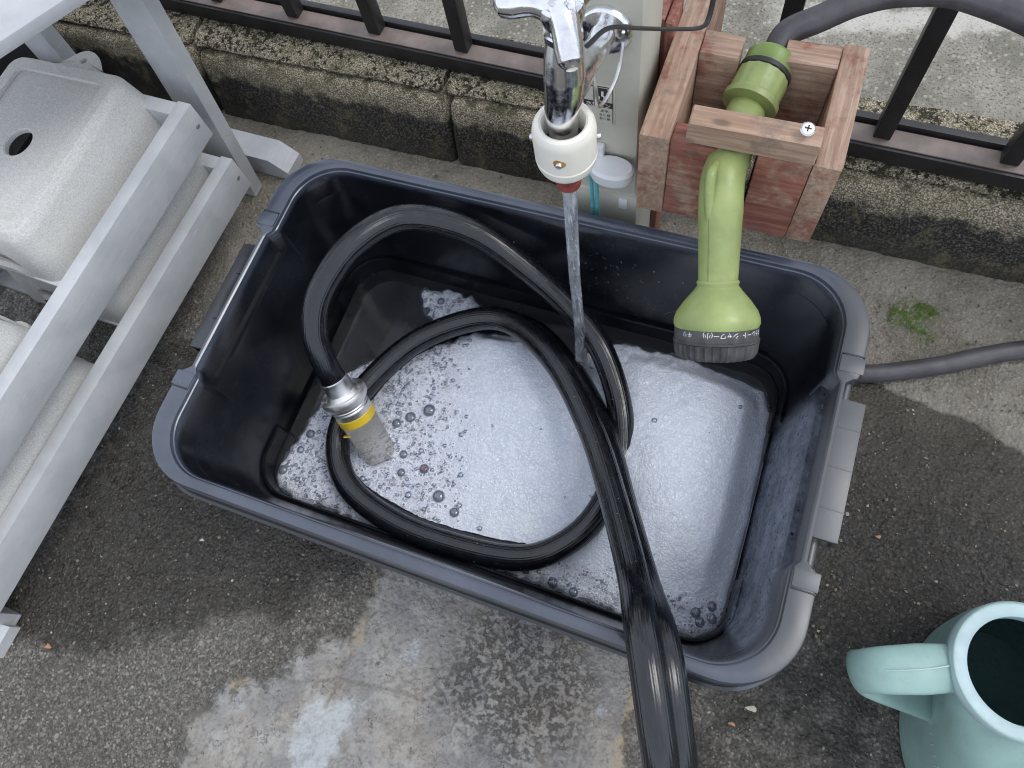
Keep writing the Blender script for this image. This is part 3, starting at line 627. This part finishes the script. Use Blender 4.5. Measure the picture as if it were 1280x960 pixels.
span('upright', (.040, .3025, 0), (.0772, .333, .402), 'wood_z', hol, warp=.0003)
tie = [(.05, .17, .492), (.06, .192, .49), (.078, .212, .475), (.095, .24, .452), (.1145, .262, .437), (.1185, .275, .437), (.1185, .285, .46), (.117, .30, .50), (.11, .31, .56)]
tag(tube('cable_tie', tie, .0022, 'black', None, 8, 8, flat=(1, .6)), 'black cable tie looped from the faucet to the wooden holder', 'cable tie')

# ------------------------------------------------------------------ GREEN SPRAY NOZZLE
E_ = np.array([.163, .170, .372]); AX = np.array([.235, -.79, -.565]); AX /= np.linalg.norm(AX)
noz = root('spray_nozzle', tuple(E_), 'lime green shower nozzle with black dial, resting in the wooden holder', 'nozzle')
g0 = np.array([.1665, .296, .357])
tube('grip', [g0, (.1645, .245, .363), (.1635, .205, .368), E_ + (0, .006, -.002), E_ + AX * .024, E_ + AX * .05, E_ + AX * .082], [.0165, .017, .0172, .0182, .0185, .0175, .0165], 'green', noz, 32)
tube('rib', [E_ + (-.008, .006, .0150), E_ + (-.009, -.008, .0165), E_ + AX * .022 + (-.010, -.006, .0145), E_ + AX * .045 + (-.009, -.005, .0110)], [.003, .0046, .0042, .002], 'green', noz, 12)
H_ = E_ + AX * .080
sd_ = np.cross(AX, (0, 0, 1.)); sd_ /= np.linalg.norm(sd_); upn = np.cross(sd_, AX)
tube('mould_seam', [E_ + AX * k + (upn * .80 + sd_ * .6) * r for k, r in ((.028, .0184), (.05, .0176), (.065, .0172), (.080, .0167))], .0005, 'green_dark', noz, 6)
V, F = lathe([(.0168, 0), (.0180, .002), (.0172, .005), (.021, .010), (.028, .018), (.034, .0265), (.0362, .0325), (.0366, .037), (.0355, .0398), (.032, .0405)], H_, AX, 56, False, True); mesh('head', V, F, 'green', noz)
D_ = H_ + AX * .0392
V, F = lathe([(.033, 0), (.0356, .0008), (.0356, .0105), (.0366, .0112), (.0366, .0128), (.0350, .0135)], D_, AX, 72, True, False); dial = mesh('dial', V, F, 'dial', noz)
V, F = lathe([(.035, .0132), (.0355, .014), (.0345, .023), (.032, .027), (.02, .028)], D_, AX, 132, False, True, mod=lambda t, h: 1 + (.022 * np.sign(np.sin(t * 33)) if h > .0135 else 0)); mesh('knurled_rim', V, F, 'dial', dial)
# dial lettering, turned towards the nose of the nozzle
u_, v_, a_ = frame(AX); front = -np.array([-.3, .35, -.88]); front -= a_ * (front @ a_); ang0 = math.atan2(front @ v_, front @ u_)
def ring_text(s, size, off):
    V, F = flat_text(s, size, 0, 0, 0, None, None); W = []
    for x, y, z in V:
        th = ang0 + off + (x / .0361); h = .0092 - (y + .0005) if False else .0022 + y
        W.append(D_ + a_ * h + (np.cos(th) * u_ + np.sin(th) * v_) * (.03575 + z))
    mesh('lettering', W, F, 'print_white', dial, smooth=0)
ring_text('シャワー(小)', .0054, .22); ring_text('ストレート', .0054, -.66); ring_text('キリ', .0054, 1.05)
# coupling behind
cb = np.array([.1655, .258, .364]); ca = np.array([.13, .72, .16])
V, F = lathe([(.015, 0), (.0245, .002), (.0250, .007), (.0228, .010), (.0228, .030), (.022, .031)], cb, ca, 48, True, True, mod=lambda t, h: 1 + (.012 * np.sign(np.sin(t * 16)) if h > .009 else 0)); cpl = mesh('coupling', V, F, 'green', noz)
V, F = lathe([(.021, .030), (.0232, .0315), (.0232, .0355), (.021, .037)], cb, ca, 40); mesh('seal_ring', V, F, 'black', cpl)
V, F = lathe([(.0222, .036), (.0222, .048), (.020, .051), (.0125, .052)], cb, ca, 48); mesh('nut', V, F, 'green_dark', cpl)
hs = cb + ca / np.linalg.norm(ca) * .05
hp = [hs, hs + np.array([.006, .022, .008]), (.204, .345, .388), (.232, .360, .397), (.268, .375, .399), (.32, .388, .390), (.41, .395, .35), (.50, .39, .26), (.60, .385, .14), (.66, .36, .05), (.665, .335, .014), (.62, .315, .011), (.553, .291, .011), (.50, .264, .011), (.468, .245, .011), (.42, .222, .011), (.382, .207, .011), (.335, .197, .011), (.31, .19, .011)]
tag(tube('supply_hose', hp, .0116, 'grey_hose', None, 18, 10, uvs=True), 'grey garden hose from the green nozzle, lying on the ground beside the tub', 'hose')

# ------------------------------------------------------------------ BLACK TUB
tub = root('storage_tub', (0, 0, 0), 'large black plastic tub with carry handles, holding soapy water', 'tub')
NXT, NYT = 60, 48
def tring(hx, hy, r, z, bulge=0, rimcut=0, ledge=0):
    P = rr(hx, hy, r, NXT, NYT, 12); x, y = P[:, 0].copy(), P[:, 1]
    side = smooth01(np.abs(x), hx - .02, hx - .004); k = side * (1 - smooth01(np.abs(y), .086, .094))
    x = x + np.sign(x) * k * (bulge - rimcut + ledge); return np.c_[x, y, np.full(len(P), z)], k
PR = [(.270, .150, .04, .0, 0, 0, 0), (.284, .165, .05, .001, 0, 0, 0), (.288, .170, .05, .006, 0, 0, 0), (.303, .186, .056, .19, 0, 0, 0), (.304, .187, .056, .199, 0, 0, 0),
      (.3265, .2062, .066, .197, 0, .014, 0), (.3300, .2100, .068, .1995, 0, .014, 0), (.3300, .2100, .068, .2065, 0, .0135, 0), (.3290, .2070, .067, .2085, 0, .0125, 0), (.3290, .2060, .067, .2125, 0, .0125, 0), (.3290, .2043, .067, .2225, 0, .0125, 0), (.3280, .2030, .066, .2235, 0, .0115, 0), (.3292, .2038, .066, .2255, 0, .0125, 0), (.3296, .2036, .066, .2315, 0, .0125, 0),
      (.3285, .2022, .065, .2345, 0, .0115, 0), (.3265, .2002, .064, .2354, 0, .0095, 0), (.3120, .1957, .058, .2352, .0025, 0, 0), (.3078, .1926, .055, .2340, .005, 0, 0), (.3068, .1916, .055, .2305, .006, 0, 0), (.3056, .1904, .054, .2298, .007, 0, 0), (.3046, .1894, .053, .2275, .0075, 0, 0), (.3036, .1880, .052, .218, .0075, 0, 0),
      (.3000, .1828, .051, .15, .006, 0, 0), (.2962, .1767, .050, .072, .003, 0, 0), (.2955, .176, .0495, .0665, .003, 0, 0), (.2938, .1743, .048, .0672, .003, 0, .001), (.2918, .1723, .047, .0705, .002, 0, .003), (.2898, .1703, .046, .0712, .002, 0, .0045), (.2888, .1693, .045, .0695, .002, 0, .005), (.2888, .1693, .0445, .064, .002, 0, .005),
      (.2862, .1667, .043, .028, .001, 0, .004), (.281, .1615, .040, .016, 0, 0, 0), (.27, .1505, .035, .012, 0, 0, 0)]
R = [tring(*p)[0] for p in PR]
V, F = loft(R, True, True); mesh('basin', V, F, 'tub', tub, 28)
for sgn, nm in ((1, 'right'), (-1, 'left')):
    if sgn > 0:
        V, F = boxdata(.024, .133, .006, .002)
        h = mesh('handle', np.array(V) + (.3255, .0035, .2312), F, 'tub', tub)
        span('handle_lip', (.3355, -.0625, .210), (.3385, .0695, .2332), 'tub', h, bev=.001)
        for yy in (-.035, .0035, .042): span('handle_seam', (.315, yy - .0006, .2336), (.3372, yy + .0006, .2347), 'tub', h, bev=.0003)
    else:
        h = box('handle', (-.340, .011, .207), (.032, .139, .006), 'tub', tub, bev=.002, rot=(0, math.radians(-14), 0))
        span('handle_lip', (-.357, -.058, .180), (-.3535, .080, .2055), 'tub', h, bev=.001)
        for yy in (-.02, .04): box('handle_seam', (-.340, yy, .2102), (.030, .0012, .0012), 'tub', h, bev=0, rot=(0, math.radians(-14), 0))
    for y0, y1 in ((.071, .095), (-.09, -.064)):
        V, F = lathe([(.0035, 0), (.0045, .001), (.0045, y1 - y0)], (sgn * .3215, y0, .219), (0, 1, 0), 16); mesh('hinge_pin', V, F, 'tub', tub)
    for yy in (.1045, -.1005):
        span('rim_tab', (sgn * .3085, yy - .0085, .2105), (sgn * .3306, yy + .0085, .2360), 'tub', tub, bev=.0015)
        span('rim_notch', (sgn * .3090, yy + math.copysign(.0098, yy) - .0008, .2335), (sgn * .3295, yy + math.copysign(.0098, yy) + .0008, .2358), 'black', tub, bev=.0003)
# water in the tub
ZW = .045
V = [np.r_[0, 0, ZW]]; ring = rr(.2868, .1675, .044, 20, 20, 10); V = np.vstack([[[0, 0, ZW]], np.c_[ring, np.full(len(ring), ZW)]]); n = len(ring)
F = [(0, 1 + i, 1 + (i + 1) % n) for i in range(n)]
tag(mesh('tub_water', V, F, 'water', smooth=0), 'dark water at the bottom of the black tub', 'water', kind='stuff')

# foam
FO = [(-.27, -.162), (-.279, -.134), (-.268, -.07), (-.252, -.002), (-.222, .03), (-.175, .058), (-.10, .108), (-.036, .120), (.02, .112), (.05, .122), (.066, .145), (.111, .149), (.162, .149), (.232, .142), (.268, .134), (.280, .108), (.283, .046), (.285, -.048), (.283, -.129), (.279, -.15), (.262, -.163), (.2, -.1655), (-.24, -.1655)]
F2 = [(-.192, .150), (-.182, .128), (-.165, .112), (-.13, .118), (-.10, .126), (-.085, .139), (-.10, .150), (-.13, .157), (-.165, .158)]
st = .0018; fxs = np.arange(-.288, .2885, st); fys = np.arange(-.168, .1681, st); X, Y = np.meshgrid(fxs, fys)
wob = ((vnoise(X, Y, 120, 8) - .5) * .006 + (vnoise(X, Y, 40, 9) - .5) * .006) * (1 - .8 * smooth01(X, .12, .25))
d1 = sdf(FO, X, Y) + wob; d2 = sdf(F2, X, Y) + wob * 1.4; q_ = np.maximum(np.abs(X) - (.2865 - .044), 0); q2 = np.maximum(np.abs(Y) - (.1672 - .044), 0)
wall = .044 - np.hypot(q_, q2); d = np.minimum(np.maximum(d1, d2), wall)
mound = .022 * np.exp(-(((X - .03) / .11) ** 2 + ((Y - .02) / .09) ** 2)) + .040 * np.exp(-(((X - .20) / .085) ** 2 + ((Y - .015) / .13) ** 4)) + .006
mound *= 1 - .75 * np.exp(-(((X - .052) / .018) ** 2 + ((Y - .10) / .018) ** 2)); thin_hit = np.exp(-(((X - .052) / .022) ** 2 + ((Y - .10) / .022) ** 2)); mound *= smooth01(X, -.30, -.05) * .85 + .15; mound += .012 * np.exp(-(((X + .163) / .026) ** 2 + ((Y + .074) / .026) ** 2))
edge = np.where(X > .1, smooth01(d, -.002, .035), smooth01(d, -.002, .014)); Zf = ZW + .0008 + .0035 * smooth01(d, -.002, .006) + mound * edge
Zf += (vnoise(X, Y, 26, 11) - .5) * .0022 * edge + (vnoise(X, Y, 90, 12) - .5) * .0012 * edge + (vnoise(X, Y, 300, 13) - .5) * .0009
thin = np.clip(1 - smooth01(X + .35 * (Y + .02), -.13, .0), 0, 1) * .95
thin = np.maximum(thin, .9 * (1 - smooth01(Y - .06 * X, -.165, -.115)) * smooth01(X, -.3, .0)); thin = np.maximum(thin, .85 * smooth01(X, .22, .28) * smooth01(-Y, .08, .14)); thin = np.maximum(thin, .25 * smooth01(X, .21, .26) * smooth01(Y, -.06, .1)); thin = np.maximum(thin, .95 * (d2 > 0)); thin = np.maximum(thin, .14); thin = np.maximum(thin, .9 * thin_hit)
thin *= .75 + .5 * vnoise(X, Y, 45, 15)
BUB = [(-.255, -.086, .0065), (-.259, -.109, .0055), (-.093, -.084, .007), (-.038, -.122, .0068), (-.063, -.110, .0085), (-.136, -.027, .008), (-.115, -.012, .009), (.064, -.156, .006), (.098, -.160, .0065), (.123, -.162, .006), (.270, -.128, .006), (.262, -.148, .006), (.255, -.14, .006), (.273, -.14, .006), (-.119, -.097, .006), (-.16, .138, .006), (-.27, -.14, .007), (-.15, -.04, .007), (-.10, -.12, .005), (-.125, -.075, .006)]
r2 = np.random.default_rng(21); BA = np.array(BUB)
def free(x, y, r):
    return np.all((x - BA[:, 0]) ** 2 + (y - BA[:, 1]) ** 2 > (r + BA[:, 2]) ** 2 * .80)
def put(x, y, r):
    global BA
    i, j = int((y + .168) / st), int((x + .288) / st)
    if i < 0 or j < 0 or i >= X.shape[0] or j >= X.shape[1] or d[i, j] < .003 or r2.random() > (thin[i, j] * 1.15) ** 2.2 or not free(x, y, r): return False
    BA = np.vstack([BA, (x, y, r)]); return True
for k in range(20):                                               # where the stream lands
    put(.052 + r2.normal(0, .016), .098 + r2.normal(0, .016), .0012 + .004 * r2.random() ** 2)
for c in range(1500):                                              # froth: clusters of touching bubbles
    x, y = r2.uniform(-.28, .28), r2.uniform(-.164, .155); r = .0010 + .0036 * r2.random() ** 2.5
    if len(BA) > 1500: break
    if not put(x, y, r): continue
    for k in range(int(r2.integers(2, 11))):
        b = BA[-1 - int(r2.integers(0, min(4, k + 1)))]; a = r2.uniform(0, 6.283); rn = .0007 + .0024 * r2.random() ** 2.2
        put(b[0] + math.cos(a) * (b[2] + rn) * .97, b[1] + math.sin(a) * (b[2] + rn) * .97, rn)
BUB = [tuple(b) for b in BA]
hole = np.zeros_like(X)
for x, y, r in BUB: rd = np.hypot(X - x, Y - y); hole = np.maximum(hole, (1 - smooth01(rd, r * .78, r * 1.04)) * (.40 + .60 * smooth01(rd, r * .40, r * .80) if r < .0056 else 1))
Zf = np.where(d < .0005, ZW + .0008 + (d - .0005) * 1.2, Zf); keep = d > -.005; idx = -np.ones(X.shape, int); idx[keep] = np.arange(keep.sum())
qf = np.stack([idx[:-1, :-1], idx[:-1, 1:], idx[1:, 1:], idx[1:, :-1]], -1).reshape(-1, 4); qf = qf[(qf >= 0).all(1)]
foam = mesh('soap_foam', np.c_[X[keep], Y[keep], Zf[keep]], qf, 'foam', smooth=80, attrs=dict(thin=thin[keep], hole=hole[keep]))
tag(foam, 'thick pale soap foam floating on the water in the tub', 'foam', kind='stuff')
u = np.linspace(0, 2 * math.pi, 15)[:-1]; parts = []
for x, y, r in BUB:
    i, j = min(X.shape[0] - 1, int((y + .168) / st)), min(X.shape[1] - 1, int((x + .288) / st)); z = Zf[i, j] - r * .15
    V, F = loft([np.c_[x + r * math.cos(a) * np.cos(u), y + r * math.cos(a) * np.sin(u), np.full(14, z + .75 * r * math.sin(a))] for a in (0, .3, .65, 1.0, 1.35)], False, True); parts.append((V, F))
V, F = merge(parts); b_ = mesh('bubbles', V, F, 'bubble', foam, 70); b_['kind'] = 'stuff'
# water drops clinging to the inner walls
parts = []
for k in range(900):
    wl = r2.random(); z = r2.uniform(.075, .2); k_ = (z - .072) / (.228 - .072)
    if wl < .55: x, y = .2962 + .0116 * k_ + .003, r2.uniform(-.08, .12); nrm = np.array([-1, 0, .08])
    else: x, y = r2.uniform(.02, .22) * r2.random() ** .3, .1767 + .0116 * k_; z = .075 + (z - .075) * r2.random(); k_ = (z - .072) / .156; y = .1767 + .0116 * k_; nrm = np.array([0, -1, .08])
    if wl < .55 and abs(y) > .08: x -= .004
    r = .0006 + .0011 * r2.random() ** 2; V, F = lathe([(r, 0), (r * .75, r * .45), (r * .3, r * .62)], (x, y, z) - nrm * r * .05, nrm, 7, False, True); parts.append((V, F))
V, F = merge(parts); tag(mesh('water_drops', V, F, 'drop', smooth=80), 'tiny water drops on the inner walls of the tub', 'water drops', kind='stuff')
chip('red_chip', -.093, -.084, .0045, 'clay', 'small red chip floating among the bubbles near the hose connector', 'chip', .4, .058)

# ------------------------------------------------------------------ BLACK HOSE
HP = [(-.2015, -.036, .142), (-.214, -.022, .168), (-.226, .002, .197), (-.226, .04, .221), (-.206, .098, .236), (-.166, .149, .230), (-.092, .1635, .210), (-.024, .152, .172), (.031, .134, .135), (.075, .107, .104), (.113, .052, .088), (.130, -.004, .072), (.126, -.066, .073), (.104, -.112, .073), (.062, -.146, .072), (-.010, -.1585, .070), (-.095, -.1575, .070), (-.172, -.133, .070), (-.208, -.082, .071), (-.203, -.02, .075), (-.160, .062, .080), (-.090, .112, .088), (-.033, .112, .099), (.034, .069, .117), (.0955, .001, .135), (.1385, -.064, .156), (.180, -.138, .205), (.2025, -.190, .264), (.2265, -.243, .268), (.245, -.284, .241), (.268, -.35, .15), (.285, -.43, .06), (.30, -.52, .019), (.32, -.70, .018),
      (.36, -.80, .018), (.40, -.70, .018), (.36, -.54, .018), (.318, -.43, .05), (.284, -.35, .130), (.2620, -.284, .218), (.2425, -.241, .2505), (.2200, -.190, .2500), (.193, -.140, .182), (.152, -.066, .126), (.118, -.006, .100), (.085, .042, .078), (.035, .092, .066), (-.03, .130, .058), (-.105, .122, .056), (-.175, .060, .054), (-.208, -.02, .046), (-.208, -.08, .040), (-.172, -.128, .042), (-.095, -.146, .044), (-.01, -.146, .044), (.062, -.134, .044), (.10, -.095, .034), (.11, -.06, .030)]
tag(tube('black_hose', HP, .0147, 'hose', None, 28, 10, uvs=True), 'thick ribbed black hose coiled in the tub and over its front rim', 'hose')

hc_ = catmull(HP[:29], 10); parts = []; rdp = np.random.default_rng(55)
for k in range(330):
    i = int(rdp.integers(60, len(hc_) - 12)); tg = hc_[i + 1] - hc_[i - 1]; uu, vv, aa = frame(tg); th = rdp.uniform(0, 6.28); nrm = np.cos(th) * uu + np.sin(th) * vv
    if nrm[2] < .15: continue
    r = .0005 + .0011 * rdp.random() ** 2.5; V, F = lathe([(r, 0), (r * .78, r * .42), (r * .3, r * .6)], hc_[i] + (hc_[i + 1] - hc_[i]) * rdp.random() + nrm * .0146, nrm, 7, False, True); parts.append((V, F))
V, F = merge(parts); tag(mesh('hose_drops', V, F, 'drop', smooth=80), 'tiny water drops beaded along the top of the black hose', 'water drops', kind='stuff')
# connector on the hose end
c0 = np.array([-.2015, -.036, .142]); ca = np.array([.030, -.030, -.058]); ca /= np.linalg.norm(ca)
con = root('hose_connector', tuple(c0), 'silver and clear hose connector with yellow tape dipping into the foam', 'connector')
V, F = lathe([(.0155, -.010), (.0168, -.009), (.0168, .010), (.018, .013)], c0, ca, 40, False, True); mesh('sleeve', V, F, 'steel', con)
V, F = lathe([(.0165, .008), (.0200, .0105), (.0215, .0125), (.0255, .0105), (.0276, .0115), (.0284, .0145), (.0280, .0195), (.0265, .0225), (.0235, .0232)], c0, ca, 48, True, True); mesh('flange', V, F, 'bright', con)
V, F = lathe([(.0235, .0232), (.0230, .027), (.0237, .028), (.0230, .030), (.0237, .032), (.0228, .034), (.0228, .044)], c0, ca, 48, True, True); mesh('threaded_body', V, F, 'bright', con)
V, F = lathe([(.0229, .040), (.0234, .0405), (.0232, .051), (.0226, .0515)], c0, ca, 44, True, True); yt = mesh('yellow_tape', V, F, 'yellow', con)
u3, v3, a3 = frame(ca); tail = c0 + a3 * .052 + np.array([-.008, -.020, .0]); box('tape_tail', tuple(tail + np.array([.003, -.004, -.004])), (.010, .0008, .013), 'yellow', yt, bev=0, rot=(.5, .3, .5))
V, F = lathe([(.0222, .050), (.0220, .066), (.0212, .085), (.0212, .110), (.017, .112)], c0, ca, 40, True, True, mod=lambda t, h: 1 + .012 * np.sin(12 * t)); mesh('clear_tail', V, F, 'clear', con)

# ------------------------------------------------------------------ GREY STAND
SX = -.511
std = root('plant_stand', (SX, 0, 0), 'grey painted wooden stand with slatted shelves beside the tub', 'stand', rz=-.0325)
def sp(n, a, b, **k): return span(n, a, b, 'paint', std, local=True, **k)
RL, RR = -.42, .236
for z0, z1 in ((.068, .125), (.176, .232)):
    sp('rail', (-.020, RL, z0), (0, RR, z1)); sp('rail', (-.30, RL, z0), (-.28, RR, z1))
    sp('end_rail', (-.2795, RR - .022, z0 + .006), (-.0205, RR - .002, z1 - .001)); sp('end_rail', (-.2795, RL + .002, z0 + .006), (-.0205, RL + .022, z1 - .001))
    for k in range(6): 
        y = RL + .06 + k * .108; sp('slat', (-.2795, y, z0 + .012), (-.0205, y + .045, z0 + .022))
def leg(x, y, top, lean=(0, 0), nm='leg', wd=.055, th=.022):
    V, F = boxdata(wd, th, top, .0015); V = np.array(V); V[:, 2] += top / 2; k = V[:, 2] / top; V[:, 0] += lean[0] * k; V[:, 1] += lean[1] * k
    o = mesh(nm, V, F, 'paint', std, local=True); o.location = (x, y, 0); return o
leg(-.0655, .262, .407, (.0265, .031)); leg(-.265, .262, .407, (.0, .018)); leg(-.0555, RL - .013, .10); leg(-.272, RL - .013, .10)
def foot(y0, y1, dx=0):
    pr = [(-.34, 0), (-.34, .03), (-.33, .04), (-.02, .04), (.006, .018), (.006, 0)]
    V = [(x + dx, y, z) for y in (y0, y1) for x, z in pr]; n = len(pr); F = [tuple(range(n - 1, -1, -1)), tuple(range(n, 2 * n))] + [(i, (i + 1) % n, n + (i + 1) % n, n + i) for i in range(n)]
    return mesh('foot', V, F, 'paint', std, local=True, smooth=0)
foot(.296, .336); foot(RL - .056, RL - .016, -.026)
for z in (.0965, .204):
    for yy in (RR - .012, RL + .012):
        V, F = lathe([(.0032, -.0005), (.0034, .0004), (.002, .0011), (.0006, .0011)], (0, yy, z), (1, 0, 0), 14); mesh('screw', V, F, 'steel', std, local=True)
brd = box('loose_board', (-.640, .25, .438), (.25, .36, .014), 'paint', None, bev=.002, rot=(0, 0, math.radians(-31)))
brd.location = (-.52 - .106, .17 + .064, .415); tag(brd, 'pale grey flat board lying askew across the top of the stand', 'board')

def make_stool(loc, label):
    s = root('low_stool', loc, label, 'stool', 'stools stored on the grey stand')
    N = dict(nx=22, ny=28, na=8); R = []
    def rg(hx, hy, r, z): p = rr(hx, hy, r, **N); return np.c_[p, np.full(len(p), z)]
    base = rg(.106, .140, .03, 0.0); k = (1 - smooth01(np.abs(base[:, 0]), .035, .06)) * (np.abs(base[:, 1]) > .13); base[:, 2] += .026 * k
    inn = base * (.96, .965, 1)
    circ = lambda r, z: (lambda a: np.c_[r * np.cos(a), r * 1.15 * np.sin(a), np.full(len(a), z)])(np.arctan2(base[:, 1] / 1.3, base[:, 0]))
    R = [inn + (0, 0, .02), inn, base, rg(.099, .133, .028, .035), rg(.0918, .1258, .024, .0735), rg(.0905, .1243, .023, .0770), rg(.0845, .1183, .018, .0845), rg(.0825, .1163, .017, .0855), rg(.068, .1025, .010, .0855), rg(.0672, .1017, .0095, .0815), circ(.0185, .0815), circ(.0170, .080), circ(.0165, .075)]
    V, F = loft(R); mesh('seat', np.array(V) + np.array(loc), F, 'stool', s, 22)
    xs = np.linspace(-.05, .05, 33); ysb = .030 * np.exp(-(np.abs(xs) / .026) ** 2.6) + .004; out = np.vstack([np.c_[xs, ysb], [(.05, -.012), (.025, -.012), (0, -.012), (-.025, -.012), (-.05, -.012)]])
    hc = np.array([0, .017]); an = np.arctan2(out[:, 1] - hc[1], out[:, 0] - hc[0]); hr = hc + .0045 * np.c_[np.cos(an), np.sin(an)]
    off = np.array([.012, .117]); lv = lambda p, z: np.c_[p + off, np.full(len(p), z)]
    V, F = loft([lv(hr, .073), lv(out, .073), lv(out, .0775), lv(hc + (out - hc) * .96, .0795), lv(hr, .0795), lv(hr, .073)]); mesh('hanging_tab', np.array(V) + np.array(loc), F, 'stool', s, 40)
    return s
make_stool((-.660, .107, .187), 'speckled grey low stool with a round hole, upper shelf beside the wall')
make_stool((-.640, -.232, .187), 'speckled grey low stool at the left photo edge on the upper shelf')
make_stool((-.640, .107, .081), 'speckled grey low stool on the lower shelf under the stool with the hole')
make_stool((-.640, -.232, .081), 'speckled grey low stool on the lower shelf at the left photo edge')
# black container standing in for an unidentified black shape behind the stand
pot = root('black_container', (-1.0, .25, 0), 'black plastic planter in the dark gap behind the grey stand', 'container')
R = [np.c_[rr(a, b, .03, 6, 6, 5) + (-1.0, .25), np.full(44, z)] for a, b, z in ((.11, .11, .002), (.135, .135, .22), (.141, .141, .22), (.141, .141, .24), (.133, .133, .24), (.11, .11, .1))]
V, F = loft(R, True, True); mesh('pot', V, F, 'black', pot)

# ------------------------------------------------------------------ WATERING CAN
can = root('watering_can', (.535, -.14, 0), 'mint green plastic watering can with wide round mouth', 'watering can')
def er(cx, cy, rx, ry, z, n=56): t = np.arange(n) / n * 6.2832; return np.c_[cx + rx * np.cos(t), cy + ry * np.sin(t), np.full(n, z)]
V, F = loft([er(.56, -.148, .068, .105, .0), er(.56, -.148, .076, .113, .004), er(.558, -.147, .080, .118, .05), er(.553, -.144, .076, .110, .10), er(.537, -.135, .069, .090, .145), er(.515, -.123, .059, .066, .175), er(.500, -.115, .052, .053, .192), er(.497, -.113, .0505, .0505, .2)], True, False); mesh('body', V, F, 'mint', can)
V, F = loft([er(.497, -.113, .0505, .0505, .196), er(.497, -.113, .0535, .0535, .202), er(.497, -.113, .0545, .0545, .213), er(.497, -.113, .053, .053, .216), er(.497, -.113, .0445, .0445, .2165), er(.497, -.113, .042, .042, .215), er(.497, -.113, .041, .041, .205), er(.499, -.114, .043, .043, .198)], False, False); mesh('mouth_ring', V, F, 'mint_rim', can)
V, F = loft([er(.499, -.114, .043, .043, .1985), er(.513, -.122, .052, .058, .175), er(.535, -.134, .063, .083, .145), er(.551, -.143, .070, .103, .10), er(.556, -.146, .073, .110, .05), er(.556, -.146, .06, .09, .01)], False, True); mesh('inner_wall', V, F, 'mint_in', can)
tube('handle', [(.448, -.128, .203), (.425, -.137, .210), (.400, -.147, .208), (.3865, -.153, .195), (.387, -.154, .178), (.405, -.153, .148), (.44, -.150, .118), (.475, -.148, .09)], [.019, .020, .019, .0175, .0175, .019, .021, .022], 'mint', can, 24, 8, flat=(1, .42), up=(-.3, 1, 0))
tube('spout', [(.585, -.048, .125), (.597, -.035, .15), (.62, -.005, .19), (.66, .04, .25), (.70, .09, .29)], [.03, .026, .020, .015, .013], 'mint', can, 24)
V, F, _ = tubedata(catmull([(.4432, -.128, .2145), (.425, -.137, .2190), (.400, -.147, .2165), (.3805, -.1525, .196)], 8), .0007, 6); mesh('mould_seam', V, F, 'mint_rim', can)
V, F = lathe([(.0525, .2168), (.0532, .2172), (.0538, .2166)], (.497, -.113, 0), (0, 0, 1), 48, False, False); mesh('rim_seam', V, F, 'mint', can)
for k in range(14):
    a = math.radians(168 + k * 5); c = (.553 + .0757 * math.cos(a), -.144 + .1097 * math.sin(a), .101)
    box('scale_mark', c, (.0014, .0014, .008), 'mint_rim', can, bev=0, rot=(0, 0, a))
